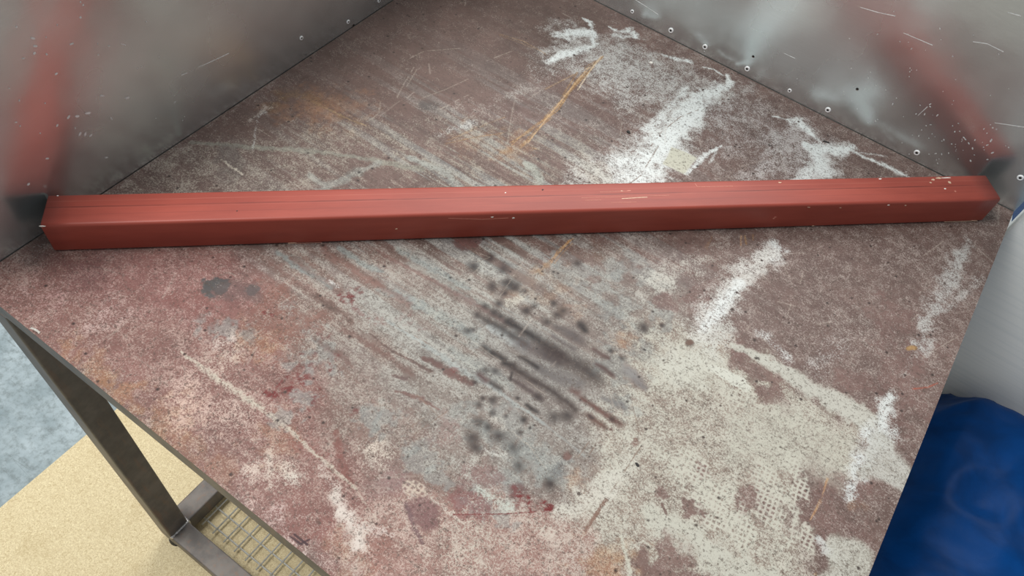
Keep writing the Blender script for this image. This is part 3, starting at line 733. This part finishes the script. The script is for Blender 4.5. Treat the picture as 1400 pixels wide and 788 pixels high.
# deep red flecks
for (u, v, r, ry, a) in ((395, 528, 20, 12, .9), (372, 540, 12, 6, .9), (430, 548, 7, 14, .8), (475, 412, 16, 8, .8), (455, 495, 5, 12, .8), (442, 460, 12, 5, .6), (367, 430, 10, 5, .8), (410, 500, 8, 14, .6), (490, 400, 10, 8, .6), (425, 505, 6, 22, .6), (620, 505, 10, 4, .5), (485, 565, 6, 4, .6), (730, 690, 22, 8, 1.0), (705, 680, 16, 10, .6), (500, 430, 26, 8, .4), (560, 440, 30, 8, .3)):
    B(u, v, r, (112, 38, 38), (112, 38, 38), None, a, .8, 1.0, ry, 0.52, 20, 0.0045)
S([(620, 704), (690, 703), (735, 700)], 2, (120, 48, 46), None, .1, .8, .5, .2)
# tan bristle marks at the back
TN = (152, 114, 72)
_tr = random.Random(9)
def tan(pts, w, a=0.75, c=TN):
    ww = w if isinstance(w, (list, tuple)) else [w] * len(pts)
    if max(ww) > 12:
        return S(pts, w, c, (186, 152, 110), 0.3, a * 0.8, 1.0, 0.6, 0.4, 0.012)
    for q in range(max(2, int(max(ww) * 0.7))):
        S([(u + _tr.uniform(-.5, .5) * k_, v + _tr.uniform(-.5, .5) * k_) for (u, v), k_ in zip(pts, ww)], 1.9, c, (200, 164, 118), 0.45, a * _tr.uniform(.5, 1), 0.9, 0.15, 0.36, 0.02)
tan([(824, 78), (806, 92), (790, 112), (770, 136)], [3, 8, 8, 8]); tan([(812, 92), (785, 118), (762, 148), (742, 165), (722, 180), (700, 196)], [4, 8, 7, 6, 6, 6]); tan([(770, 138), (750, 160), (730, 182), (714, 202)], [6, 6, 7, 8]); tan([(790, 100), (770, 130)], 3)
tan([(785, 102), (745, 122)], [2, 1.5], .6, (170, 140, 105)); tan([(700, 203), (686, 208)], [14, 14], .7); tan([(690, 182), (650, 187), (610, 196)], [4, 3, 2], .6); tan([(690, 160), (640, 180), (612, 192)], [2, 2, 2], .5); tan([(684, 47), (715, 58), (745, 74)], [3, 4, 3], .8, (140, 110, 80)); tan([(735, 205), (725, 203)], [6, 6], .5)
S([(822, 77), (808, 95), (795, 115), (790, 123)], 1.8, (226, 204, 174), (226, 204, 174), .9, .9, .5, .1); S([(805, 92), (775, 128), (745, 165), (722, 195)], 1.8, (206, 170, 128), (206, 170, 128), .9, .85, .5, .1)
tan([(780, 330), (765, 345), (755, 358)], [8, 7, 6], .9, (180, 130, 78)); tan([(750, 358), (735, 372)], [10, 16], .7); tan([(1013, 322), (1014, 336)], [4, 3], .9, (186, 138, 92)); tan([(1019, 322), (1020, 334)], [3, 2], .8); tan([(1030, 320), (1030, 328)], [3, 3], .6); tan([(975, 322), (965, 340)], [3, 3], .5)
tan([(1131, 655), (1122, 685), (1108, 712)], [4, 4, 3], .9, (190, 142, 98)); tan([(1115, 785), (1118, 792)], [4, 4], .9); tan([(380, 128), (420, 130), (450, 150), (490, 170)], [20, 22, 14, 12], .55, (126, 98, 68)); tan([(430, 140), (480, 165), (500, 172)], [4, 6, 5], .6, (140, 116, 88)); B(1246, 476, 8, (172, 136, 88), (190, 156, 104), .3, .9, .4, .3, 4)
S([(1248, 532), (1268, 530), (1282, 524)], [3, 3, 2], (160, 88, 70), None, .2, .8, .6, .2); tan([(385, 135), (370, 150)], 16, .5, (124, 96, 66))
# three dark brush ticks near the front edge
for q in ([(397, 734), (405, 740), (413, 745)], [(402, 731), (411, 738), (420, 745)], [(411, 744), (423, 738)]):
    S(q, 3.2, (66, 44, 50), (66, 44, 50), .05, .95, .5, .15)
# --- scratches
def scr(pts, w=1.5, c=(172, 158, 144), a=0.42): S(pts, w, c, c, 0.85, a, 0.6, 0.15, 0.36, 0.012)
for q in ([(566, 92), (552, 115), (543, 133)], [(570, 95), (556, 118)], [(520, 140), (518, 155), (505, 165)], [(575, 135), (610, 122), (640, 108)], [(560, 80), (580, 70), (630, 66)], [(600, 150), (640, 130)], [(705, 130), (698, 165), (692, 210)], [(340, 165), (368, 145)], [(350, 175), (372, 188)], [(660, 85), (700, 70)],
          [(975, 218), (1002, 248)], [(1064, 200), (1075, 240)], [(728, 338), (706, 372), (682, 408)], [(737, 340), (750, 348)], [(648, 344), (670, 352), (640, 362)], [(880, 590), (876, 612)], [(1065, 348), (1080, 380), (1088, 386)], [(1098, 372), (1094, 388)], [(1040, 430), (1020, 452)], [(1085, 405), (1075, 435)], [(1290, 330), (1262, 350)], [(1310, 460), (1260, 490)], [(1255, 430), (1245, 440)],
          [(650, 470), (700, 505), (745, 540)], [(560, 645), (520, 615)], [(720, 605), (745, 640)], [(700, 590), (735, 620)], [(600, 600), (615, 612)], [(870, 280), (840, 320)], [(640, 380), (655, 366)], [(420, 225), (440, 215)], [(865, 145), (850, 165), (848, 185)], [(880, 138), (900, 150)], [(290, 195), (270, 215)], [(820, 460), (900, 490), (960, 470)], [(690, 420), (715, 400)]):
    scr(q)
for q in ([(876, 612), (850, 650), (830, 680), (800, 722)], [(866, 560), (874, 590)], [(790, 625), (805, 605)], [(800, 632), (812, 612)], [(570, 540), (600, 570)], [(560, 585), (600, 556)], [(565, 595), (612, 562)], [(585, 470), (540, 445)], [(955, 150), (930, 160), (905, 180), (890, 200)], [(900, 200), (876, 240), (852, 258)]):
    S(q, 1.6, (142, 118, 100), (142, 118, 100), .2, .6, .7, .2, 0.4, 0.01)
S([(828, 684), (812, 708), (800, 726)], [7, 6, 4], (134, 104, 90), None, .15, .85, .5, .3); S([(912, 705), (905, 688)], 4, (118, 90, 84), None, .1, .8)
rs = np.random.RandomState(5)
for k in range(150):                                   # small random scuffs
    x, y = rs.uniform(X0, X1), rs.uniform(Y0, Y1)
    an = rs.choice([0.0, 0.9, 1.6, 2.3]) + rs.normal(0, 0.25); L = rs.uniform(0.006, 0.045)
    p = np.array([[x, y], [x + L * math.cos(an), y + L * math.sin(an)]])
    sl = window(p, 0.006); gx_, gy_ = GX[sl], GY[sl]
    if gx_.size == 0: continue
    d = p[1] - p[0]; t = np.clip(((gx_ - x) * d[0] + (gy_ - y) * d[1]) / (d @ d), 0, 1)
    dd = np.hypot(gx_ - x - t * d[0], gy_ - y - t * d[1])
    put(sl, (1 - sstep(0.0003, 0.0016, dd)) * rs.uniform(0.15, 0.4), (190, 176, 164) if k % 4 else (96, 80, 74), (206, 196, 184), None)
for k in range(420):                                   # black specks
    x, y = rs.uniform(X0, X1), rs.uniform(Y0, Y1); r = rs.uniform(0.0007, 0.0019)
    p = np.array([[x, y]]); sl = window(p, 0.005)
    dd = np.hypot(GX[sl] - x, GY[sl] - y)
    put(sl, (1 - sstep(r * 0.6, r * 1.5, dd)) * 0.85, (44, 38, 36), (44, 38, 36), .1)
# overall unevenness of the overspray and long fine drag marks
soot = sstep(0.05, 0.2, DENS)
DENS = DENS + soot * ((fbm(GX, GY, 0.02, 501, 4) - 0.5) * 0.34 + (fbm(GX, GY, 0.006, 511, 2) - 0.5) * 0.4)
fine_row = fbm(GX, GY, 0.10, 521, 4, sy=0.0045, ang=0.03); fine_x = fbm(GX, GY, 0.05, 531, 3, sy=0.004, ang=2.2)
midw = 0.14 + 0.86 * np.exp(-(((GX + 0.36) / 0.3) ** 2 + ((GY - 0.62) / 0.3) ** 2))
DENS = DENS + soot * midw * ((fine_row - 0.5) * 0.55 + (fine_x - 0.5) * 0.25)
tone = 1 + midw * (fine_row - 0.5) * 0.55 + (fbm(GX, GY, 0.03, 541, 4) - 0.5) * 0.5
COAT *= tone[..., None]
DENS = np.clip(DENS, 0, 1)

# plate mesh: painted grid on top, thin skirt and underside
nv = NX * NY
V = np.zeros((nv + 8, 3), np.float32)
V[:nv, 0] = GX.ravel(); V[:nv, 1] = GY.ravel(); V[:nv, 2] = T
cs = [(X0, Y0), (X1, Y0), (X1, Y1), (X0, Y1)]
for k, (a, b_) in enumerate(cs):
    V[nv + k] = (a, b_, T); V[nv + 4 + k] = (a, b_, T - PT)
jj, ii = np.meshgrid(np.arange(NY - 1), np.arange(NX - 1), indexing='ij')
q0 = (jj * NX + ii).ravel()
Q = np.stack([q0, q0 + 1, q0 + 1 + NX, q0 + NX], 1)
extra = [[nv + k, nv + 4 + k, nv + 4 + (k + 1) % 4, nv + (k + 1) % 4] for k in range(4)] + [[nv + 7, nv + 6, nv + 5, nv + 4]]
Q = np.concatenate([Q, np.array(extra)]).astype(np.int32)
V[:, :] -= np.array(table.location, np.float32)
me = bpy.data.meshes.new('table_top')
me.vertices.add(len(V)); me.vertices.foreach_set('co', V.ravel())
me.loops.add(Q.size); me.loops.foreach_set('vertex_index', Q.ravel())
me.polygons.add(len(Q)); me.polygons.foreach_set('loop_start', np.arange(len(Q), dtype=np.int32) * 4)
me.update(calc_edges=True)
def attr(name, rgb, al):
    a = me.attributes.new(name, 'FLOAT_COLOR', 'POINT')
    d = np.zeros((len(V), 4), np.float32)
    d[:nv, :3] = rgb.reshape(-1, 3); d[:nv, 3] = al.ravel()
    d[nv:] = (*lin((150, 138, 126)), 0.4)
    a.data.foreach_set('color', d.ravel())
attr('coat', COAT, DENS); attr('spray', SPRAY, DENS)
def plate_paint():
    m, nt, b = mat('layered_paint_on_plate')
    oc = ocoord(nt)
    at1 = nd(nt, 'ShaderNodeAttribute', attribute_name='coat'); at2 = nd(nt, 'ShaderNodeAttribute', attribute_name='spray')
    gr = mth(nt, 'ADD', mth(nt, 'MULTIPLY', noise(nt, oc, 400, 3, 0.75), 0.62), mth(nt, 'MULTIPLY', noise(nt, mapping(nt, oc, (1, 1, 1), loc=(7, 1, 3)), 950, 2, 0.7), 0.38))
    thr = mth(nt, 'ADD', 0.5, mth(nt, 'MULTIPLY', mth(nt, 'SUBTRACT', 0.5, at1.outputs['Alpha']), 0.36))
    fac = mth(nt, 'ADD', mth(nt, 'MULTIPLY', mth(nt, 'SUBTRACT', gr, thr), 8.0), 0.5, True)
    c = mix(nt, fac, at1.outputs['Color'], at2.outputs['Color'])
    g2 = noise(nt, mapping(nt, oc, (1, 1, 1), loc=(5, 3, 0)), 300, 3, 0.75)
    c = mix(nt, ramp(nt, g2, (0.52, 0.66, 0, 0.68)), c, lin((84, 70, 62)))
    lg = mth(nt, 'MULTIPLY', ramp(nt, noise(nt, mapping(nt, oc, (1, 1, 1), loc=(2, 9, 0)), 520, 2, 0.7), (0.58, 0.75, 0, 0.45)), ramp(nt, at1.outputs['Alpha'], (0.08, 0.3, 0.1, 1)))
    c = mix(nt, lg, c, lin((200, 188, 178)))
    c = mix(nt, 1.0, c, (PAINT_GAIN,) * 3, 'MULTIPLY')
    nt.links.new(c, b.inputs['Base Color'])
    nt.links.new(ramp(nt, fac, (0, 1, 0.5, 0.7)), b.inputs['Roughness'])
    b.inputs['Specular IOR Level'].default_value = 0.25
    nt.links.new(bump(nt, mth(nt, 'ADD', gr, fac), 0.25, 0.0006), b.inputs['Normal'])
    return m
PAINT_GAIN = 0.79
obj('table_top', me, plate_paint(), table)

# ------------------------------------------------------------------ red oxide square tube lying across the table
BW = 0.050
b0 = atz(80, 344.3, 0)[:2]; b1 = atz(1340, 303, 0)[:2]
ux = (b1 - b0) / np.linalg.norm(b1 - b0); nx = np.array([-ux[1], ux[0]])
BL = 1.2985
org = b0 - ux * 0.0035 + nx * BW / 2
def red_oxide():
    m, nt, b = mat('red_oxide_paint')
    oc = ocoord(nt)
    n1 = noise(nt, mapping(nt, oc, (6, 40, 40)), 1, 4, 0.6)
    n2 = noise(nt, oc, 500, 3, 0.6)
    c = mix(nt, ramp(nt, n1, (0.3, 0.7, 0, 1)), lin((142, 62, 50)), lin((158, 72, 58)))
    c = mix(nt, ramp(nt, n2, (0.6, 0.8, 0, 0.3)), c, lin((120, 52, 44)))
    # weld seam and drag marks along the tube
    sx = nt.nodes.new('ShaderNodeSeparateXYZ'); nt.links.new(oc, sx.inputs[0])
    y = mth(nt, 'ADD', sx.outputs[1], mth(nt, 'MULTIPLY', mth(nt, 'SUBTRACT', n1, 0.5), 0.001))
    br = noise(nt, mapping(nt, oc, (9, 300, 1)), 1, 3, 0.7)
    for yy, wd, st, cc in ((0.0035, 0.0006, 0.75, (96, 40, 34)), (0.0012, 0.0003, 0.2, (180, 110, 96)), (-0.009, 0.0003, 0.3, (100, 45, 38)), (0.013, 0.0003, 0.3, (190, 120, 105))):
        d = mth(nt, 'ABSOLUTE', mth(nt, 'SUBTRACT', y, yy))
        f = mth(nt, 'MULTIPLY', ramp(nt, d, (wd, wd * 2.2, 1, 0)), ramp(nt, br, (0.4, 0.6, 0.15, st)))
        c = mix(nt, f, c, lin(cc))
    nt.links.new(c, b.inputs['Base Color'])
    b.inputs['Roughness'].default_value = 0.45; b.inputs['Specular IOR Level'].default_value = 0.4
    nt.links.new(bump(nt, n2, 0.06, 0.001), b.inputs['Normal'])
    return m
M_RED = red_oxide()
tube_root = empty('square_steel_tube', (org[0], org[1], T))
tube_root.rotation_euler = (0, 0, math.atan2(ux[1], ux[0]))
tag(tube_root, 'long red oxide painted square steel tube lying across the table top', 'steel tube')
tb = bmobj('tube_body', hollow_tube_bm(BL, BW, BW, 0.0042, 0.003, 5, 40), [M_RED, M_RIM, M_FRAME], tube_root)
tb.location = (0, 0, BW / 2 + 0.0003)
M_CHIP = simple('bare_chip', lin((214, 186, 160)), 0.5, 0.1, 400)
M_CHIPW = simple('white_chip', lin((240, 236, 228)), 0.4, 0.0, 400, 0.05)
M_SCUFF = simple('scuffed_red', lin((196, 128, 110)), 0.55, 0.0, 300)
def tube_local(u, v, face):
    """photo pixel -> tube coordinates on its top or front face"""
    r = RC.T @ np.array([(u - 700) / F, (v - 394) / F, 1.0])
    if face == 'top':
        t = (BW - H) / r[2]
    else:
        o2 = b0
        t = (nx @ o2) / (nx @ r[:2])
    p = np.array([r[0] * t, r[1] * t]); z = H + r[2] * t
    return float(ux @ (p - org)), float(nx @ (p - org)), float(z)
def flake(face, u, v, rx, ry, m, seed, name='paint_chip', th=0.0003):
    rnd = random.Random(seed)
    x, y, z = tube_local(u, v, face)
    n = 9
    pts = []
    for k in range(n):
        a = 2 * math.pi * k / n; q = rnd.uniform(0.55, 1.15)
        pts.append((rx * q * math.cos(a), ry * q * math.sin(a)))
    bm = bmesh.new()
    if face == 'top':
        lo = [bm.verts.new((x + p[0], y + p[1], BW + 0.0001)) for p in pts]; hi = [bm.verts.new((x + p[0] * .9, y + p[1] * .9, BW + 0.0003 + th)) for p in pts]
    else:
        yy = -BW / 2; z = max(z, ry * 1.2 + 0.0012)
        lo = [bm.verts.new((x + p[0], yy + 0.0002, z + p[1])) for p in pts]; hi = [bm.verts.new((x + p[0] * .9, yy - th, z + p[1] * .9)) for p in pts]
    bm.faces.new(hi)
    for k in range(n): bm.faces.new((lo[k], lo[(k + 1) % n], hi[(k + 1) % n], hi[k]))
    bmesh.ops.recalc_face_normals(bm, faces=bm.faces)
    bmobj(name, bm, m, tube_root)
def line_mark(face, pix, w, m, name='scratch'):
    bm = bmesh.new()
    P = [tube_local(u, v, face) for u, v in pix]
    P = [(a, b, max(c_, w + 0.001)) for a, b, c_ in P]
    for a, b in zip(P[:-1], P[1:]):
        if face == 'top':
            a2, b2 = Vector((a[0], a[1], 0)), Vector((b[0], b[1], 0)); up = Vector((0, 0, 1)); basez = BW + 0.0002
            d = (b2 - a2).normalized(); s = d.cross(up) * w / 2
            off = Vector((0, 0, basez))
        else:
            a2, b2 = Vector((a[0], 0, a[2])), Vector((b[0], 0, b[2])); up = Vector((0, -1, 0))
            d = (b2 - a2).normalized(); s = d.cross(up) * w / 2
            off = Vector((0, -BW / 2, 0))
        q = [a2 - s + off, a2 + s + off, b2 + s + off, b2 - s + off]
        lo = [bm.verts.new(p) for p in q]; hi = [bm.verts.new(p + up * 0.0003) for p in q]
        bm.faces.new(hi)
        for k in range(4): bm.faces.new((lo[k], lo[(k + 1) % 4], hi[(k + 1) % 4], hi[k]))
    bmesh.ops.recalc_face_normals(bm, faces=bm.faces)
    bmobj(name, bm, m, tube_root)
for i, (fc, u, v, rx, ry, m) in enumerate([
    ('top', 1294, 243.5, .009, .0012, M_CHIPW), ('top', 1283, 244, .006, .002, M_CHIP), ('top', 1275, 246, .004, .002, M_CHIP),
    ('top', 1298, 250, .003, .003, M_CHIP), ('top', 1292, 258.5, .0025, .0012, M_CHIPW), ('top', 1272, 250, .002, .0015, M_CHIP),
    ('top', 1306, 262, .002, .002, M_SCUFF), ('top', 742, 260, .0015, .0015, M_BLACKIN), ('top', 79, 268, .0015, .001, M_CHIPW),
    ('top', 691, 264, .0012, .001, M_CHIPW), ('top', 1203, 245, .003, .001, M_CHIPW), ('top', 860, 261, .004, .0007, M_SCUFF),
    ('top', 850, 261.5, .002, .0008, M_CHIP), ('top', 324, 289, .001, .001, M_BLACKIN), ('top', 1066, 250, .003, .0012, M_CHIP),
    ('front', 673, 297, .0022, .0012, M_CHIPW), ('front', 702, 298, .002, .002, M_CHIPW), ('front', 542, 313, .0018, .001, M_CHIP),
    ('front', 1215, 280.5, .003, .0012, M_CHIPW), ('front', 1238, 281, .002, .0012, M_CHIP), ('front', 1149, 284, .002, .001, M_CHIP),
    ('front', 1106, 283.5, .004, .0008, M_CHIP), ('front', 1400 - 288, 309, .002, .001, M_CHIP), ('front', 1060, 297, .002, .001, M_SCUFF),
    ('front', 1058, 299, .002, .001, M_SCUFF), ('front', 1331, 302, .006, .0008, M_CHIP), ('front', 400, 333, .006, .0006, M_CHIP), ('front', 58, 309.5, .004, .0011, M_CHIPW)]):
    flake(fc, u, v, rx, ry, m, i + 10)
line_mark('top', [(950, 251.5), (953.5, 256), (1002, 255)], 0.0007, M_SCUFF)
line_mark('top', [(795, 271), (915, 267.5)], 0.0006, M_SCUFF)
line_mark('top', [(850, 272), (885, 270)], 0.0009, M_CHIP)
line_mark('top', [(820, 263), (862, 261.5)], 0.0006, M_SCUFF)
line_mark('top', [(800, 274.5), (822, 274)], 0.0006, M_SCUFF)
line_mark('top', [(835, 277.5), (870, 276.5)], 0.0005, M_SCUFF)
line_mark('front', [(613, 298.5), (660, 300), (695, 298)], 0.0006, M_SCUFF)
line_mark('front', [(1290, 304.5), (1336, 302.5)], 0.0009, M_CHIP)
line_mark('front', [(395, 334), (440, 333)], 0.0006, M_SCUFF)

# ------------------------------------------------------------------ bits lying on the table
def chip_thing(name, u, v, rx, ry, ang, th, m, label, cat, seed):
    rnd = random.Random(seed)
    p = atz(u, v, 0)
    bm = bmesh.new(); n = 8
    pts = [(rx * rnd.uniform(.7, 1.1) * math.cos(2 * math.pi * k / n), ry * rnd.uniform(.7, 1.1) * math.sin(2 * math.pi * k / n)) for k in range(n)]
    lo = [bm.verts.new((a, b, 0)) for a, b in pts]; hi = [bm.verts.new((a * .85, b * .85, th * rnd.uniform(.8, 1.2))) for a, b in pts]
    bm.faces.new(hi); bm.faces.new(lo[::-1])
    for k in range(n): bm.faces.new((lo[k], lo[(k + 1) % n], hi[(k + 1) % n], hi[k]))
    bmesh.ops.recalc_face_normals(bm, faces=bm.faces)
    o = bmobj(name, bm, m)
    o.location = p; o.rotation_euler = (0, 0, math.radians(ang))
    tag(o, label, cat)
chip_thing('paint_flake', 890, 86, .004, .0026, 10, .0012, M_CHIPW, 'small white curled paint flake on bare brown paint near the riveted sheet', 'flake', 1)
chip_thing('tar_lump', 859, 181, .0038, .0028, -10, .002, M_BLACKIN, 'small black lump lying in the white overspray beside the tan scratches', 'lump', 2)
chip_thing('metal_sliver', 1129.5, 194.5, .0075, .0016, 12, .0012, M_BLACKIN, 'black metal sliver on the white patch by the riveted sheet', 'sliver', 3)
chip_thing('dark_crumb', 871, 636, .0032, .0018, -20, .0015, M_BLACKIN, 'small black crumb at the end of the long groove in the cream paint', 'crumb', 5)
# curled shaving at the front edge
bm = bmesh.new(); vs = []
for k in range(9):
    a = math.radians(-20 + 150 * k / 8)
    x, z = 0.006 * math.cos(a), 0.0045 * math.sin(a) + 0.0016
    vs.append((bm.verts.new((x, -0.0012, z)), bm.verts.new((x, 0.0012, z))))
for a, b in zip(vs[:-1], vs[1:]): bm.faces.new((a[0], b[0], b[1], a[1]))
bmesh.ops.solidify(bm, geom=bm.faces[:], thickness=0.0004)
o = bmobj('metal_shaving', bm, M_CHIPW, None, True)
o.location = atz(46, 455, 0) + np.array([0, 0.002, 0]); o.rotation_euler = (0, 0, math.radians(15))
tag(o, 'tiny curled pale shaving on the front edge of the table top', 'shaving')

# ------------------------------------------------------------------ white cabinet standing behind the booth corner
m, nt, b = mat('white_gloss_enamel')
oc = ocoord(nt)
n1 = noise(nt, mapping(nt, oc, (2, 1, 60)), 3, 3, 0.6)
c = mix(nt, ramp(nt, n1, (0.4, 0.75, 0, 0.5)), lin((244, 246, 244)), lin((228, 233, 233)))
nt.links.new(c, b.inputs['Base Color']); b.inputs['Roughness'].default_value = 0.25
nt.links.new(bump(nt, n1, 0.12, 0.002), b.inputs['Normal'])
M_WHITE = m
cab = empty('white_cabinet', (0.66, 1.45, 0))
tag(cab, 'white glossy enamelled cabinet behind the blue plastic sack', 'cabinet')
def cp(name, bm, mm, smooth=False):
    for v in bm.verts: v.co -= Vector(cab.location)
    return bmobj(name, bm, mm, cab, smooth)
CX0, CX1, CY0 = 0.270, 1.05, 1.166
cp('body', box_bm(CX0 + 0.002, CX1, CY0 + 0.0305, CY0 + 0.58, 0.06, 0.99, 0.006, 3), M_WHITE)
cp('door', box_bm(CX0, CX1, CY0, CY0 + 0.03, 0.075, 0.985, 0.006, 3), M_WHITE)
cp('plinth', box_bm(CX0 + 0.03, CX1 - 0.03, CY0 + 0.06, CY0 + 0.55, 0.0, 0.06), M_RUBBER)
hb = cp('handle', box_bm(CX1 - 0.07, CX1 - 0.05, CY0 - 0.03, CY0 + 0.001, 0.55, 0.75, 0.004, 2), M_RIVET)

# ------------------------------------------------------------------ blue plastic sack
def vn3(p, sc, seed):
    rs = np.random.RandomState(seed)
    g = rs.rand(24, 24, 24)
    q = p * sc + 100.0
    i = np.floor(q).astype(int); f = q - i; f = f * f * (3 - 2 * f)
    out = 0
    for dx in (0, 1):
        for dy in (0, 1):
            for dz in (0, 1):
                w = (f[:, 0] if dx else 1 - f[:, 0]) * (f[:, 1] if dy else 1 - f[:, 1]) * (f[:, 2] if dz else 1 - f[:, 2])
                out = out + w * g[(i[:, 0] + dx) % 24, (i[:, 1] + dy) % 24, (i[:, 2] + dz) % 24]
    return out
bm = bmesh.new()
bmesh.ops.create_cube(bm, size=2)
bmesh.ops.subdivide_edges(bm, edges=bm.edges, cuts=63, use_grid_fill=True)
co = np.array([v.co[:] for v in bm.verts])
n4 = (np.abs(co) ** 5).sum(1) ** (1 / 5)
p = co / n4[:, None] * 1.0
sx, sy, sz = 0.345, 0.37, 0.36
base = p * np.array([sx, sy, sz])
nrm = p / np.linalg.norm(p, axis=1)[:, None]
d = np.zeros(len(p))
for k, (sc, amp) in enumerate(((3.2, .06), (6.5, .035), (13, .014), (30, .003))):
    n_ = vn3(base + k * 3.1, sc, 5 + k)
    d += amp * (1 - 2 * np.abs(2 * n_ - 1))          # ridged: sharp plastic folds
pos = base + nrm * d[:, None] * 0.55
zz = pos[:, 2] + sz
top = np.clip(zz / (2 * sz), 0, 1)
pos[:, 0] = pos[:, 0] * (1 - 0.10 * top) 
# the top slopes down to the table side and to the front
zz = np.clip(zz, 0, None)
hgt = zz * (0.93 + 0.22 * pos[:, 0] / sx * 0.5 + 0.12 * pos[:, 1] / sy * 0.5)
low = zz < 0.02
hgt[low] = np.clip(zz[low], 0, None)
P3 = np.stack([0.655 + pos[:, 0], 0.775 + pos[:, 1], hgt + 0.001], 1)
P3[:, 1] = np.minimum(P3[:, 1], CY0 - 0.0005)
for v, q in zip(bm.verts, P3): v.co = Vector(q - np.array([0.655, 0.775, 0]))
m, nt, b = mat('blue_plastic_film')
oc = ocoord(nt)
n1 = noise(nt, oc, 14, 4, 0.6, 0.6)
c = mix(nt, ramp(nt, n1, (0.3, 0.7, 0, 1)), lin((0, 46, 96)), lin((0, 58, 118)))
nt.links.new(c, b.inputs['Base Color']); b.inputs['Roughness'].default_value = 0.42; b.inputs['Specular IOR Level'].default_value = 0.08
nt.links.new(bump(nt, noise(nt, oc, 22, 3, 0.6, 1.2), 0.2, 0.004), b.inputs['Normal'])
sack = bmobj('plastic_sack', bm, m, None, True)
sack.location = (0.655, 0.775, 0)
tag(sack, 'crumpled blue plastic sack standing against the white cabinet', 'sack')
